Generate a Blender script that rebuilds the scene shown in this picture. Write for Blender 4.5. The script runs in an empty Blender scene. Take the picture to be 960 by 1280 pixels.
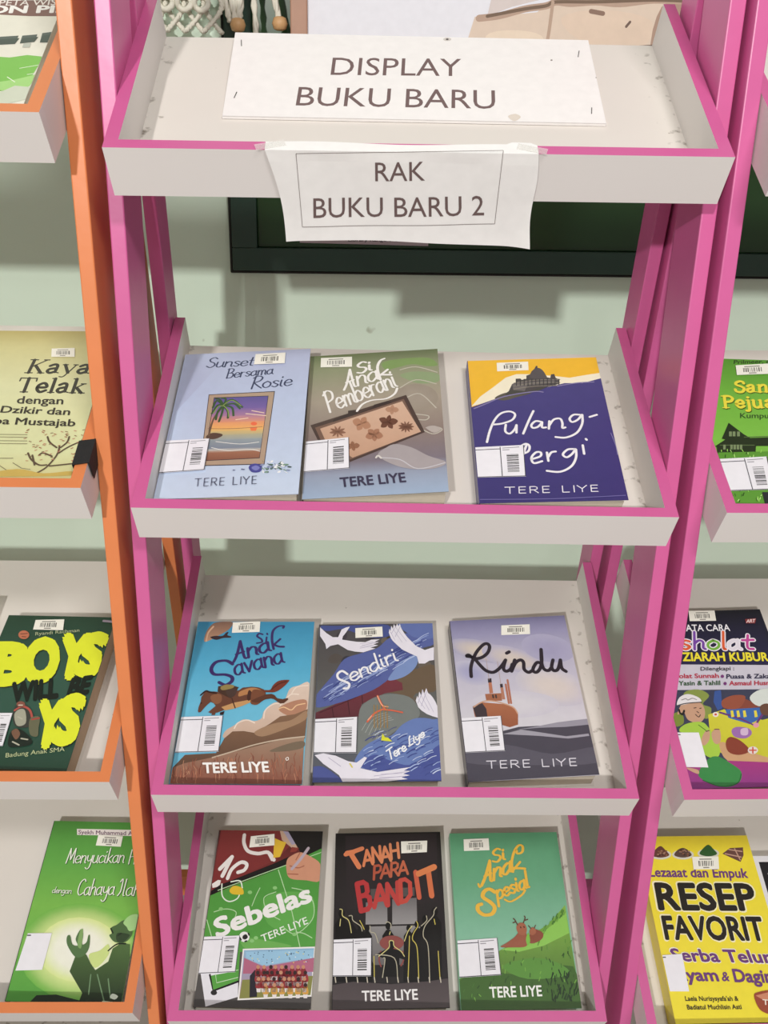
import bpy, bmesh, math, random
import numpy as np
from mathutils import Matrix, Vector
random.seed(7)
scene = bpy.context.scene
COL = scene.collection

# ------------------------------------------------------------------ camera, world, lights, exposure
H0 = 1.28                                   # height of the top shelf's front edge above the room floor

def make_camera():
    f, px, py, pz, pitch, yaw, roll = 1.09449267, -0.04423, -0.74588, 0.0080, 0.4014588, 0.0312461, 0.0299370
    cp, sp, cy, sy = math.cos(pitch), math.sin(pitch), math.cos(yaw), math.sin(yaw)
    F = Vector((sy * cp, cy * cp, -sp)); Rt = Vector((cy, -sy, 0)); Up = Rt.cross(F)
    R2 = math.cos(roll) * Rt + math.sin(roll) * Up
    U2 = -math.sin(roll) * Rt + math.cos(roll) * Up
    cam = bpy.data.cameras.new('camera'); ob = bpy.data.objects.new('camera', cam); COL.objects.link(ob)
    cam.sensor_fit = 'HORIZONTAL'; cam.sensor_width = 36.0
    cam.lens = 36.0 * f * 1000 / 960.0
    cam.clip_start = 0.02; cam.clip_end = 50
    m = Matrix((R2, U2, -F)).transposed().to_4x4()
    m.translation = Vector((px, py, pz + H0))
    ob.matrix_world = m
    scene.camera = ob
make_camera()

world = bpy.data.worlds.new('room_light'); scene.world = world; world.use_nodes = True
world.node_tree.nodes['Background'].inputs['Color'].default_value = (1.0, 0.975, 0.95, 1)
world.node_tree.nodes['Background'].inputs['Strength'].default_value = 0.255

def area_light(name, loc, target, power, sx, sy, col=(1, .97, .92)):
    l = bpy.data.lights.new(name, 'AREA'); l.shape = 'RECTANGLE'; l.size = sx; l.size_y = sy; l.energy = power; l.color = col
    o = bpy.data.objects.new(name, l); COL.objects.link(o)
    o.location = loc
    o.rotation_euler = (Vector(target) - Vector(loc)).to_track_quat('-Z', 'Y').to_euler()
    return o
area_light('ceiling_lamp', (-1.10, -4.0, 2.50), (0, .2, .9), 104, .16, .12, (1, .98, .945))
area_light('ceiling_lamp', (0.12, -3.6, 2.58), (0, .2, .9), 6, .18, .12, (1, .98, .945))
area_light('ceiling_lamp', (0.55, -1.65, 2.62), (0, .1, .8), 23, .5, .25, (1, .98, .95))

scene.view_settings.view_transform = 'Standard'
scene.view_settings.look = 'None'
scene.view_settings.gamma = 1.0
scene.view_settings.use_curve_mapping = False
scene.view_settings.exposure = 0.0

# ------------------------------------------------------------------ helpers
def srgb(c):
    if isinstance(c, str):
        c = c.lstrip('#'); c = tuple(int(c[i:i + 2], 16) for i in (0, 2, 4))
    o = []
    for v in c[:3]:
        v = v / 255.0
        o.append(v / 12.92 if v <= .04045 else ((v + .055) / 1.055) ** 2.4)
    return tuple(o) + (1.0,)

def material(name, col, rough=.5, noise=0.0, scale=20.0, bump=0.0, coat=0.0, specks=None, spec=.5):
    m = bpy.data.materials.new(name); m.use_nodes = True
    nt = m.node_tree; b = nt.nodes['Principled BSDF']
    b.inputs['Roughness'].default_value = rough
    b.inputs['Specular IOR Level'].default_value = spec
    b.inputs['Coat Weight'].default_value = coat
    b.inputs['Coat Roughness'].default_value = .15
    tc = nt.nodes.new('ShaderNodeTexCoord')
    base = srgb(col)
    out = None
    if noise or bump:
        n = nt.nodes.new('ShaderNodeTexNoise'); n.inputs['Scale'].default_value = scale; n.inputs['Detail'].default_value = 6
        nt.links.new(tc.outputs['Object'], n.inputs['Vector'])
        mx = nt.nodes.new('ShaderNodeMix'); mx.data_type = 'RGBA'
        mx.inputs['A'].default_value = tuple(v * (1 - noise) for v in base[:3]) + (1,)
        mx.inputs['B'].default_value = tuple(min(1, v * (1 + noise)) for v in base[:3]) + (1,)
        nt.links.new(n.outputs['Fac'], mx.inputs['Factor'])
        out = mx.outputs['Result']
        if bump:
            bp = nt.nodes.new('ShaderNodeBump'); bp.inputs['Strength'].default_value = bump; bp.inputs['Distance'].default_value = .002
            nt.links.new(n.outputs['Fac'], bp.inputs['Height']); nt.links.new(bp.outputs['Normal'], b.inputs['Normal'])
    if specks:                                    # scattered dirt specks and scuffs
        n2 = nt.nodes.new('ShaderNodeTexNoise'); n2.inputs['Scale'].default_value = specks[0]; n2.inputs['Detail'].default_value = 3
        nt.links.new(tc.outputs['Object'], n2.inputs['Vector'])
        rp = nt.nodes.new('ShaderNodeValToRGB'); rp.color_ramp.elements[0].position = specks[1]; rp.color_ramp.elements[1].position = specks[1] + .03
        nt.links.new(n2.outputs['Fac'], rp.inputs['Fac'])
        mx2 = nt.nodes.new('ShaderNodeMix'); mx2.data_type = 'RGBA'
        if out is not None: nt.links.new(out, mx2.inputs['A'])
        else: mx2.inputs['A'].default_value = base
        mx2.inputs['B'].default_value = srgb(specks[2])
        nt.links.new(rp.outputs['Color'], mx2.inputs['Factor'])
        out = mx2.outputs['Result']
    if out is not None: nt.links.new(out, b.inputs['Base Color'])
    else: b.inputs['Base Color'].default_value = base
    return m

def shelf_floor_material():
    m = material('white_shelf_floor', '#e0d9d2', .5, .03, 14, .05, specks=(55, .735, '#a89c92'))
    nt = m.node_tree; b = nt.nodes['Principled BSDF']; old = b.inputs['Base Color'].links[0].from_socket
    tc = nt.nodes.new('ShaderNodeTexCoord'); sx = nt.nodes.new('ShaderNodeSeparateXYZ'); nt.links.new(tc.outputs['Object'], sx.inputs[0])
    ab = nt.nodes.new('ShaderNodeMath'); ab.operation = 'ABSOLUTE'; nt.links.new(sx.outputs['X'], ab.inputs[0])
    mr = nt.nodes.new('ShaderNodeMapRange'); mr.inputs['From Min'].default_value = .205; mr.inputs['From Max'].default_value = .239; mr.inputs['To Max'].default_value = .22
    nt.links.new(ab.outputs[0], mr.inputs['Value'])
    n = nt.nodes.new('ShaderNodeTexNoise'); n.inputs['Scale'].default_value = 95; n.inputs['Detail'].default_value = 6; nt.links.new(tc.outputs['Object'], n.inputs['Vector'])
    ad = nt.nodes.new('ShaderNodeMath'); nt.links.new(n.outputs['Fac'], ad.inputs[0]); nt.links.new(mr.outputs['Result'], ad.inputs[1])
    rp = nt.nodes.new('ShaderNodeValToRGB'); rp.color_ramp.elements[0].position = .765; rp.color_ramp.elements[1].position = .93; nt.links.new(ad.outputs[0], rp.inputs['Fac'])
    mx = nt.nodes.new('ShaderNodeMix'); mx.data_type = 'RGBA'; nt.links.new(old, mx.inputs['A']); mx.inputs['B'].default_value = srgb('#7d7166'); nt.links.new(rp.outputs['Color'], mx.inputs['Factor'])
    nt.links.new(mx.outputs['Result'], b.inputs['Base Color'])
    return m

def print_material(name, rough, coat, bump):
    """printed paper: ink colours come from the mesh's own colour attribute"""
    m = bpy.data.materials.new(name); m.use_nodes = True
    nt = m.node_tree; b = nt.nodes['Principled BSDF']
    a = nt.nodes.new('ShaderNodeVertexColor'); a.layer_name = 'ink'
    tc = nt.nodes.new('ShaderNodeTexCoord')
    n = nt.nodes.new('ShaderNodeTexNoise'); n.inputs['Scale'].default_value = 90; n.inputs['Detail'].default_value = 5
    nt.links.new(tc.outputs['Object'], n.inputs['Vector'])
    mr = nt.nodes.new('ShaderNodeMapRange'); mr.inputs['To Min'].default_value = .94; mr.inputs['To Max'].default_value = 1.06
    nt.links.new(n.outputs['Fac'], mr.inputs['Value'])
    mx = nt.nodes.new('ShaderNodeMix'); mx.data_type = 'RGBA'; mx.blend_type = 'MULTIPLY'; mx.inputs['Factor'].default_value = 1
    nt.links.new(a.outputs['Color'], mx.inputs['A']); nt.links.new(mr.outputs['Result'], mx.inputs['B'])
    nt.links.new(mx.outputs['Result'], b.inputs['Base Color'])
    b.inputs['Roughness'].default_value = rough
    b.inputs['Specular IOR Level'].default_value = .4
    b.inputs['Coat Weight'].default_value = coat; b.inputs['Coat Roughness'].default_value = .12
    if bump:
        n2 = nt.nodes.new('ShaderNodeTexNoise'); n2.inputs['Scale'].default_value = 22; n2.inputs['Detail'].default_value = 2
        nt.links.new(tc.outputs['Object'], n2.inputs['Vector'])
        bp = nt.nodes.new('ShaderNodeBump'); bp.inputs['Strength'].default_value = bump; bp.inputs['Distance'].default_value = .004
        nt.links.new(n2.outputs['Fac'], bp.inputs['Height']); nt.links.new(bp.outputs['Normal'], b.inputs['Coat Normal'])
    return m

M = dict(
    pink=material('pink_gloss_paint', '#d0629a', .34, .06, 30, .15),
    orange=material('orange_gloss_paint', '#df8450', .36, .06, 30, .15),
    white=material('white_board_paint', '#e2dcd8', .5, .03, 14, .05, specks=(55, .735, '#a89c92')),
    shelf=shelf_floor_material(),
    lip=material('white_edge_paint', '#e4dfdc', .5, .02, 10, .04),
    wall=material('mint_wall_paint', '#dbeedb', .7, .03, 5, .08, specks=(16, .76, '#a9b29b')),
    frame=material('dark_green_paint', '#2f493d', .35, .12, 12, .08),
    panel=material('green_panel_paint', '#2d4c28', .25, .15, 6, .05),
    groove=material('dark_joint', '#23241f', .8),
    tile=material('speckled_grey_floor', '#b0a9a2', .5, .06, 30, .03, specks=(70, .62, '#8d867f')),
    pages=material('cream_page_block', '#d9cfbd', .8, .08, 120, .1),
    oldpages=material('brown_page_block', '#b59c83', .8, .1, 120, .1),
    wood=material('brown_wood', '#a98069', .5, .25, 25, .1),
    rope=material('cotton_rope', '#d9d5c6', .9, .12, 150, .3),
    bead=material('wooden_bead', '#c79c6c', .5, .1, 60),
    tape=material('black_cloth_tape', '#1d1d1f', .75, .2, 200, .3),
    steel=material('staple_wire', '#55504e', .35),
    ply=material('brown_cover_edge', '#8f7a68', .6),
    print=print_material('glossy_cover_print', .38, .30, .25),
    paper=print_material('matt_paper_print', .65, 0, 0),
)

def set_props(o, label=None, cat=None, group=None, kind=None):
    if label: o['label'] = label
    if cat: o['category'] = cat
    if group: o['group'] = group
    if kind: o['kind'] = kind
    return o

def empty(name, matrix, label, cat, group=None):
    o = bpy.data.objects.new(name, None); COL.objects.link(o); o.empty_display_size = .05
    o.matrix_world = matrix
    return set_props(o, label, cat, group)

class MB:
    """collects faces with material slots; .build links ONE mesh object"""
    def __init__(s): s.v = []; s.f = []; s.mi = []
    def face(s, pts, mi=0):
        i = len(s.v); s.v += [tuple(p) for p in pts]; s.f.append(tuple(range(i, i + len(pts)))); s.mi.append(mi)
    def prism(s, poly, ext, mi=0, top=None, front=None):
        """closed polygon (3D points) swept along vector ext"""
        a = [Vector(p) for p in poly]; e = Vector(ext); b = [p + e for p in a]
        s.face(a[::-1], mi); s.face(b, top if top is not None else mi)
        n = len(a)
        for i in range(n): s.face((a[i], a[(i + 1) % n], b[(i + 1) % n], b[i]), mi)
    def hexa(s, p, mis):
        """p: 8 corners, bottom ring 0-3 then top ring 4-7; mis: bottom, top, 4 sides"""
        q = [(3, 2, 1, 0), (4, 5, 6, 7), (0, 1, 5, 4), (1, 2, 6, 5), (2, 3, 7, 6), (3, 0, 4, 7)]
        for ids, mi in zip(q, mis): s.face([p[i] for i in ids], mi)
    def box(s, a, b, mi=0, top=None):
        x0, y0, z0 = a; x1, y1, z1 = b
        p = [(x0, y0, z0), (x1, y0, z0), (x1, y1, z0), (x0, y1, z0), (x0, y0, z1), (x1, y0, z1), (x1, y1, z1), (x0, y1, z1)]
        s.hexa(p, [mi, mi if top is None else top, mi, mi, mi, mi])
    def tube(s, pts, r, seg=8, mi=0):
        pts = [Vector(p) for p in pts]; rings = []
        for i, p in enumerate(pts):
            d = (pts[min(i + 1, len(pts) - 1)] - pts[max(i - 1, 0)]).normalized()
            a = d.cross(Vector((0, 1, 0)));
            if a.length < 1e-3: a = d.cross(Vector((1, 0, 0)))
            a.normalize(); c = d.cross(a)
            rr = r[i] if isinstance(r, (list, tuple)) else r
            rings.append([p + (a * math.cos(t) + c * math.sin(t)) * rr for t in [2 * math.pi * k / seg for k in range(seg)]])
        for i in range(len(rings) - 1):
            for k in range(seg):
                s.face((rings[i][k], rings[i][(k + 1) % seg], rings[i + 1][(k + 1) % seg], rings[i + 1][k]), mi)
        s.face(rings[0][::-1], mi); s.face(rings[-1], mi)
    def build(s, name, mats, parent=None, bevel=0.0, smooth=False):
        me = bpy.data.meshes.new(name); me.from_pydata(s.v, [], s.f)
        for m in (mats if isinstance(mats, (list, tuple)) else [mats]): me.materials.append(m)
        me.polygons.foreach_set('material_index', s.mi)
        bm = bmesh.new(); bm.from_mesh(me); bmesh.ops.remove_doubles(bm, verts=bm.verts, dist=1e-6)
        bmesh.ops.recalc_face_normals(bm, faces=bm.faces)
        if bevel:
            bmesh.ops.bevel(bm, geom=[e for e in bm.edges if len(e.link_faces) == 2 and e.calc_face_angle(0) > .5], offset=bevel, segments=2, profile=.5, affect='EDGES', clamp_overlap=True)
        bm.to_mesh(me); bm.free()
        if smooth: me.polygons.foreach_set('use_smooth', [True] * len(me.polygons))
        o = bpy.data.objects.new(name, me); COL.objects.link(o)
        if parent: o.parent = parent
        return o

# ------------------------------------------------------------------ the room
WALL_Y = .50
def structure(o): o['kind'] = 'structure'; return o
m = MB(); m.box((-2.2, WALL_Y, 0), (2.4, WALL_Y + .12, 2.9)); structure(m.build('wall_back', M['wall']))
m = MB(); m.box((-2.2, -4.2, -.06), (2.4, WALL_Y, 0)); structure(m.build('floor', M['tile']))

def window():
    """dark green window frame with a closed green panel, seen above and below the top shelf"""
    x0, x1, zt = -.222, 1.5, H0 + .95
    zb = lambda x: H0 - .1625 + .0135 * x + .004
    root = bpy.data.objects.new('window_1', None); COL.objects.link(root); root['kind'] = 'structure'
    y = WALL_Y - .012
    def bar(name, xa, xb, lo, hi, ya, mat):
        m = MB(); p = []
        for z in (lo, hi): p += [(xa, ya, z(xa)), (xb, ya, z(xb)), (xb, WALL_Y + .001, z(xb)), (xa, WALL_Y + .001, z(xa))]
        m.hexa(p, [0] * 6); return m.build(name, mat, root, bevel=.0015)
    bar('bottom_rail', x0, x1, zb, lambda x: zb(x) + .03, y, M['frame'])
    bar('stile', x0, x0 + .034, lambda x: zb(x) + .03, lambda x: zt, y, M['frame'])
    bar('stile', x1 - .04, x1, lambda x: zb(x) + .03, lambda x: zt, y, M['frame'])
    bar('top_rail', x0, x1, lambda x: zt, lambda x: zt + .04, y, M['frame'])
    bar('panel', x0 + .034, x1 - .04, lambda x: zb(x) + .03, lambda x: zt, y + .008, M['panel'])
    bar('rail_joint', x0 - .003, x1, lambda x: zb(x) - .004, lambda x: zb(x), y + .004, M['groove'])
    bar('stile_joint', x0 - .004, x0, lambda x: zb(x) - .004, lambda x: zt, y + .004, M['groove'])
window()

# ------------------------------------------------------------------ display racks
W2, LIP, TH, DEEP = .25, .0435, .011, .0395          # half width, lip height, board thickness, floor below the rim
TRAYS = [(-.0006, 0.0, .5673, .2448), (-.0131, -.3033, .4792, .2725), (-.0365, -.6094, .4520, .3080), (-.0575, -.9128, .4593, .3080)]
PLACES = {'C': (0, 0, 0, 0, 0), 'L': (-.5438, -.0042, .0181, -.0050, .0091), 'R': (.5340, -.0101, .0134, .0137, .0099)}

def rack_matrix(s):
    tx, ty, tz, a, r = PLACES[s]
    return Matrix.Translation((tx, ty, tz + H0)) @ Matrix.Rotation(a, 4, 'Z') @ Matrix.Rotation(-r, 4, 'Y') @ Matrix.Translation((0, 0, -H0))

def tray_matrix(s, k):
    """frame of one sloping shelf inside its rack: x along the lip, y up the slope, z off the floor; origin at the lip's top front edge"""
    y, z, t, D = TRAYS[k]
    if s == 'R' and k == 3: y -= .004; z -= .012
    m = Matrix.Translation((0, y, z + H0))
    if s == 'C' and k == 0: m = m @ Matrix.Rotation(-.013, 4, 'Y')
    return m @ Matrix.Rotation(t, 4, 'X')

def build_rack(s, paint, label):
    root = empty('display_rack', rack_matrix(s), label, 'rack', 'sloping book display racks')
    foot = -PLACES[s][2] + .001
    xi, xo = .2509, .2645
    top = H0 + .22
    yf = lambda z: .0587 + .073 * (z - H0)
    yb = lambda z: .1702 - .1623 * (z - H0)
    pd, pb = .065, .046
    z1 = H0 + (.1702 - .0587 - pd) / (.073 + .1623)
    z2 = H0 + (.1702 + pb - .0587 - pd) / (.073 + .1623)
    if z2 > top: z2 = top
    for sg in (-1, 1):
        m = MB(); f2 = foot + (.003 if s != 'C' else 0) * sg * -1
        m.prism([(sg * xi, yf(f2), f2), (sg * xi, yf(f2) + pd, f2), (sg * xi, yf(top) + pd, top), (sg * xi, yf(top), top)], (sg * (xo - xi), 0, 0))
        m.build('front_post', M[paint], root, bevel=.0012)
        m = MB(); q = .0006
        m.prism([(sg * xi, yb(f2), f2), (sg * xi, yb(f2) + pb, f2), (sg * xi, yb(z2) + pb, z2), (sg * xi, yf(z2) + pd + q, z2), (sg * xi, yf(z1) + pd + q, z1)], (sg * (xo - xi), 0, 0))
        m.build('back_post', M[paint], root, bevel=.001)
    m = MB(); m.box((-xi, yb(H0 - 1.15) + .002, H0 - 1.18), (xi, yb(H0 - 1.15) + .02, H0 - 1.14)); m.build('cross_rail', M[paint], root, bevel=.001)
    shelves = []
    for k, (y, z, t, D) in enumerate(TRAYS):
        mats = [M['white'], M[paint], M['lip']]
        m = MB(); m.box((-W2 + TH, TH, -LIP), (W2 - TH, D, -DEEP))
        sh = m.build('shelf', M['shelf'], root); sh.matrix_local = tray_matrix(s, k)
        for sg in (-1, 1):
            a, b = sorted((sg * (W2 - TH), sg * W2))
            m = MB(); m.box((a, TH, -LIP), (b, D, 0), 0, top=1); m.build('side_panel', mats, sh, bevel=0)
        m = MB(); m.box((-W2, 0, -LIP), (W2, TH, 0), 2, top=1); m.build('front_lip', mats, sh, bevel=0)
        shelves.append(sh)
    return root, shelves

rackC, shelvesC = build_rack('C', 'pink', 'pink wooden display rack in the middle with white sloping shelves and two paper signs')
rackL, shelvesL = build_rack('L', 'orange', 'orange wooden display rack with white sloping shelves, cut off at left edge')
rackR, shelvesR = build_rack('R', 'pink', 'pink wooden display rack cut off at right edge, beside the middle rack')

# a scrap of black tape folded over the orange rack's side panel
m = MB()
xa, xb = W2 - TH - .0012, W2 + .0012
v0, v1 = .026, .056
ring = [(xa, -.012), (xa, .0012), (xb, .0012), (xb, -.020), (xb + .0007, -.020), (xb + .0007, .0020), (xa - .0007, .0020), (xa - .0007, -.012)]
m.prism([(x, v0 + (.003 if x > W2 else 0), n) for x, n in ring], (0, v1 - v0, 0))
m.build('black_tape', M['tape'], shelvesL[1])['label'] = 'black cloth tape'

# ------------------------------------------------------------------ print toolkit
def PT(s):
    if isinstance(s, str): return [tuple(float(c) for c in t.split(',')) for t in s.split()]
    return list(s)

def homography(src, dst):
    A = []; b = []
    for (x, y), (u, v) in zip(src, dst):
        A.append([x, y, 1, 0, 0, 0, -u * x, -u * y]); b.append(u)
        A.append([0, 0, 0, x, y, 1, -v * x, -v * y]); b.append(v)
    h = np.linalg.solve(np.array(A), np.array(b)); return np.append(h, 1).reshape(3, 3)

def catmull(p, n=5, closed=False):
    p = [np.array(q, float) for q in p]
    if len(p) < 3: return p
    N = len(p); out = []
    for i in range(N if closed else N - 1):
        if closed: a, b, c, d = p[i - 1], p[i], p[(i + 1) % N], p[(i + 2) % N]
        else: a, b, c, d = p[max(i - 1, 0)], p[i], p[i + 1], p[min(i + 2, N - 1)]
        for j in range(n):
            t = j / n
            out.append(.5 * ((2 * b) + (c - a) * t + (2 * a - 5 * b + 4 * c - d) * t * t + (3 * b - a - 3 * c + d) * t ** 3))
    if not closed: out.append(p[-1])
    return out

_text_cache = {}
def text_mesh(s, bold):
    key = s
    if key not in _text_cache:
        cu = bpy.data.curves.new('lettering', 'FONT'); cu.body = s; cu.size = 1; cu.resolution_u = 3; cu.fill_mode = 'FRONT'
        ob = bpy.data.objects.new('lettering', cu); COL.objects.link(ob)
        bpy.context.view_layer.update()
        me = ob.evaluated_get(bpy.context.evaluated_depsgraph_get()).to_mesh()
        v = np.array([x.co[:2] for x in me.vertices]); f = [tuple(p.vertices) for p in me.polygons]
        bpy.data.objects.remove(ob); bpy.data.curves.remove(cu)
        _text_cache[key] = (v, f)
    return _text_cache[key]
_capv, _ = text_mesh('H', 0.0)
CAP = float(_capv[:, 1].max())

# hand lettering: pen strokes per letter (width; strokes) on a 10-unit cap height
HAND = {
 'a': (5, '4,4 2.5,5 .5,3.5 .5,1 2,0 3.8,1.5|4,5 4,1 5,0'), 'b': (5, '.5,10 .5,0|.5,3.5 2.5,5 4.2,3.5 4,1 2.2,0 .5,1'),
 'c': (4.4, '4,4.2 2.5,5 .6,3.5 .6,1.2 2.3,0 4.2,1'), 'd': (5, '4,4 2.5,5 .5,3.5 .5,1 2,0 3.8,1.5|4.2,10 4,1 5,0'),
 'e': (4.6, '.6,2.4 3.9,2.9 3.4,4.6 2,5 .6,3.5 .6,1.2 2.2,0 4.4,1'), 'g': (5, '4,4 2.5,5 .5,3.5 .5,1.4 2,.6 3.8,1.6|4.2,5 4,-2 2.4,-4 .5,-3'),
 'h': (4.8, '.7,10 .5,0|.5,3.2 2.2,5 3.8,4 3.8,.8 4.6,0'), 'i': (2.4, '.9,5 .8,1 1.8,0|1,7.2 1.1,7.6'), 'j': (2.6, '1.5,5 1.5,-2 .3,-4|1.5,7.2 1.6,7.6'),
 'k': (4.6, '.8,10 .5,0|3.8,5 .8,2.3|.9,2.4 4.2,0'), 'l': (2.4, '1,10 .8,1 1.9,0'), 'm': (6.6, '.5,5 .5,0|.5,3.2 1.8,5 3,4 3,0|3,3.2 4.3,5 5.6,4 5.6,.8 6.4,0'),
 'n': (4.8, '.5,5 .5,0|.5,3.2 2.2,5 3.8,4 3.8,.8 4.6,0'), 'o': (4.8, '2.3,5 .5,3.5 .5,1.3 2.3,0 4.1,1.3 4.1,3.6 2.3,5'),
 'p': (4.8, '.5,5 .3,-4|.5,3.5 2.5,5 4.2,3.5 4,1 2.2,0 .5,1'), 'r': (3.6, '.5,5 .5,0|.5,3 1.6,4.8 3.2,4.7'), 's': (4, '3.5,4.3 2,5 .7,4 2,2.7 3.5,1.5 2.2,0 .4,.8'),
 't': (3.2, '1.6,8 1.4,1 2.9,0|.1,5.2 3,5.2'), 'u': (5, '.6,5 .5,1.3 2,0 3.8,1.5|4,5 4,1 4.9,0'), 'v': (4.4, '.3,5 2,.2|2,.2 4,5'), 'w': (6, '.2,5 1.6,.2|1.6,.2 2.9,4|2.9,4 4.3,.2|4.3,.2 5.6,5'),
 'y': (4.8, '.5,5 .7,2.3 2.2,1.3 3.8,2.6|4.2,5 3.8,-2 2.2,-4 .4,-3'), 'S': (5.4, '5,8.6 3.2,10 1,8.3 1.6,6 4,4.3 4.6,2 2.6,0 .2,1.5'),
 'B': (5.6, '1.2,10 .8,0|.2,9.4 3,10 4.8,8.3 3.6,5.8 1.4,5.2|1.4,5.2 4.2,4.8 5,2.6 3.6,.3 .3,.1'), 'R': (5.8, '1.2,10 .6,0|.1,8.6 2.5,10 4.9,8.6 4,6 1.1,4.8|1.1,4.8 3,2.5 5.6,0'),
 'P': (5.2, '1.2,10 .6,0|0,8.5 2.5,10 5,8.6 4.4,5.6 1,4.6'), 'T': (5.4, '0,9.4 6,10|3.2,9.8 2.4,0'), 'L': (5, '2.6,10 1.6,8 1.4,2 .4,.3 1.8,.3 4.6,.2'),
 'M': (7, '.3,0 1.4,10|1.4,10 3.2,2.4|3.2,2.4 5.4,10|5.4,10 6.2,1 7,0'), 'C': (5.6, '5,8.5 3.4,10 .9,7.5 .6,2.5 2.6,0 5.2,1.5'), 'I': (3, '.3,8.4 1.6,10 1.8,3 .4,0'),
 'A': (5.6, '0,0 1.6,3.2 3.6,10|3.6,10 4.4,1 5.4,0|1.2,3.6 4.6,3.8'), 'H': (6, '1,10 .6,0|5,10 4.6,0|.4,5 5,5.4'), '-': (3.6, '.4,3 3,3.4'), ' ': (3, ''),
}
CAPS = {   # plain drawn capitals, straight strokes
 'T': (6, '0,10 6,10|3,10 3,0'), 'A': (6.4, '0,0 3,10|3,10 6.4,0|1.2,3.2 5.2,3.2'), 'N': (6.2, '.5,0 .5,10|.5,10 5.7,0|5.7,0 5.7,10'), 'H': (6.2, '.5,0 .5,10|5.7,0 5.7,10|.5,5.2 5.7,5.2'),
 'P': (5.4, '.6,0 .6,10|.6,10 3.6,10 5,8.8 5,6.2 3.6,4.8 .6,4.8'), 'R': (5.8, '.6,0 .6,10|.6,10 3.6,10 5,8.8 5,6.2 3.6,4.8 .6,4.8|2.8,4.8 5.6,0'), 'B': (5.8, '.6,0 .6,10|.6,10 3.6,10 4.8,9 4.8,6.3 3.6,5.2 .6,5.2|3.6,5.2 5.2,4 5.2,1.2 3.8,0 .6,0'),
 'D': (6, '.6,0 .6,10|.6,10 3,10 5.4,7.8 5.4,2.2 3,0 .6,0'), 'I': (2.4, '1.2,0 1.2,10'), 'E': (5, '4.6,10 .6,10|.6,10 .6,0|.6,0 4.6,0|.6,5.2 4.2,5.2'), 'L': (4.8, '.6,10 .6,0|.6,0 4.6,0'),
 'Y': (5.8, '0,10 2.9,5|5.8,10 2.9,5|2.9,5 2.9,0'), ' ': (4, ''),
}
SERIF = {  # thick and thin strokes with slab feet: (width; (stroke, thick?) ...)
 'K': (7.6, [('1.6,0 1.6,10', 1), ('.2,0 3,0', 0), ('.2,10 3,10', 0), ('6.6,10 1.8,4.6', 0), ('3,5.6 6.2,0', 1), ('5,0 7.4,0', 0), ('5.4,10 7.4,10', 0)]),
 'T': (7.4, [('3.6,0 3.6,10', 1), ('2.2,0 5,0', 0), ('.4,9.9 6.8,9.9', 0), ('.4,10 .3,7.8', 0), ('6.8,10 6.9,7.8', 0)]),
 'S': (5.8, [('5,8 4.6,9.4 3,10 1.2,8.8 1.2,6.8 4,4.8 5,3 4.2,.6 2.6,0 1,.8 .5,2.6', 1)]),
 'P': (6.4, [('1.6,0 1.6,10', 1), ('.2,0 3.2,0', 0), ('.2,10 3.4,10', 0), ('1.6,10 4.2,9.8 5.6,7.8 4.4,5.4 1.8,5', 1)]),
 'a': (5.6, [('1,5.4 2.6,6.6 3.8,5.6 3.8,.8', 1), ('3.8,.8 5.2,.2', 0), ('3.8,3.8 1.4,3 .8,1.4 2,.1 3.7,1.2', 1)]),
 'y': (6, [('1,6.4 3.2,.4', 1), ('5.2,6.4 3.2,.4 2,-2.6 .6,-2.6', 0), ('.2,6.5 2,6.5', 0), ('4.2,6.5 5.8,6.5', 0)]),
 'e': (5.2, [('.8,3.4 4.2,3.6 3.8,5.8 2.6,6.5 1,4.8 .9,2.2 2.4,.1 4.4,1.4', 1)]), 'l': (3, [('1.5,0 1.5,10', 1), ('.3,0 2.7,0', 0), ('.4,10 1.6,10', 0)]),
 'k': (6, [('1.4,0 1.4,10', 1), ('.2,0 2.6,0', 0), ('.3,10 1.5,10', 0), ('4.8,6.4 1.6,3', 0), ('2.4,3.6 4.8,0', 1), ('3.8,0 6,0', 0), ('3.8,6.5 5.6,6.5', 0)]),
 'n': (6.4, [('1.4,0 1.4,6.4', 1), ('.3,0 2.6,0', 0), ('.3,6.4 1.4,6.4', 0), ('1.6,5 3,6.5 4.6,5.6 4.7,0', 1), ('3.6,0 5.9,0', 0)]),
 't': (3.8, [('1.6,8.4 1.6,1 2.4,.1 3.5,.8', 1), ('.3,6.3 3.4,6.3', 0)]), 'r': (4.6, [('1.4,0 1.4,6.4', 1), ('.3,0 2.8,0', 0), ('.3,6.4 1.4,6.4', 0), ('1.6,4.8 2.8,6.4 4,5.8', 1)]),
 'i': (3, [('1.4,0 1.4,6.4', 1), ('.3,0 2.6,0', 0), ('.4,6.4 1.4,6.4', 0), ('1.3,8.7 1.5,8.9', 1)]), 'j': (3, [('1.7,6.4 1.7,-1.6 .2,-2.6', 1), ('.6,6.4 1.7,6.4', 0), ('1.6,8.7 1.8,8.9', 1)]),
 'u': (6.4, [('1.3,6.4 1.3,1.4 2.8,.1 4.5,1.4', 1), ('.3,6.4 1.3,6.4', 0), ('4.7,6.4 4.7,.2', 1), ('4.7,.1 5.9,.1', 0), ('3.7,6.4 4.7,6.4', 0)]),
 'g': (5.6, [('4.4,5.4 2.6,6.5 .9,5 .9,2 2.6,.6 4.3,2', 1), ('4.6,6.4 4.6,-1.4 2.6,-2.8 .8,-2', 1)]), ' ': (3, []),
}

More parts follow.
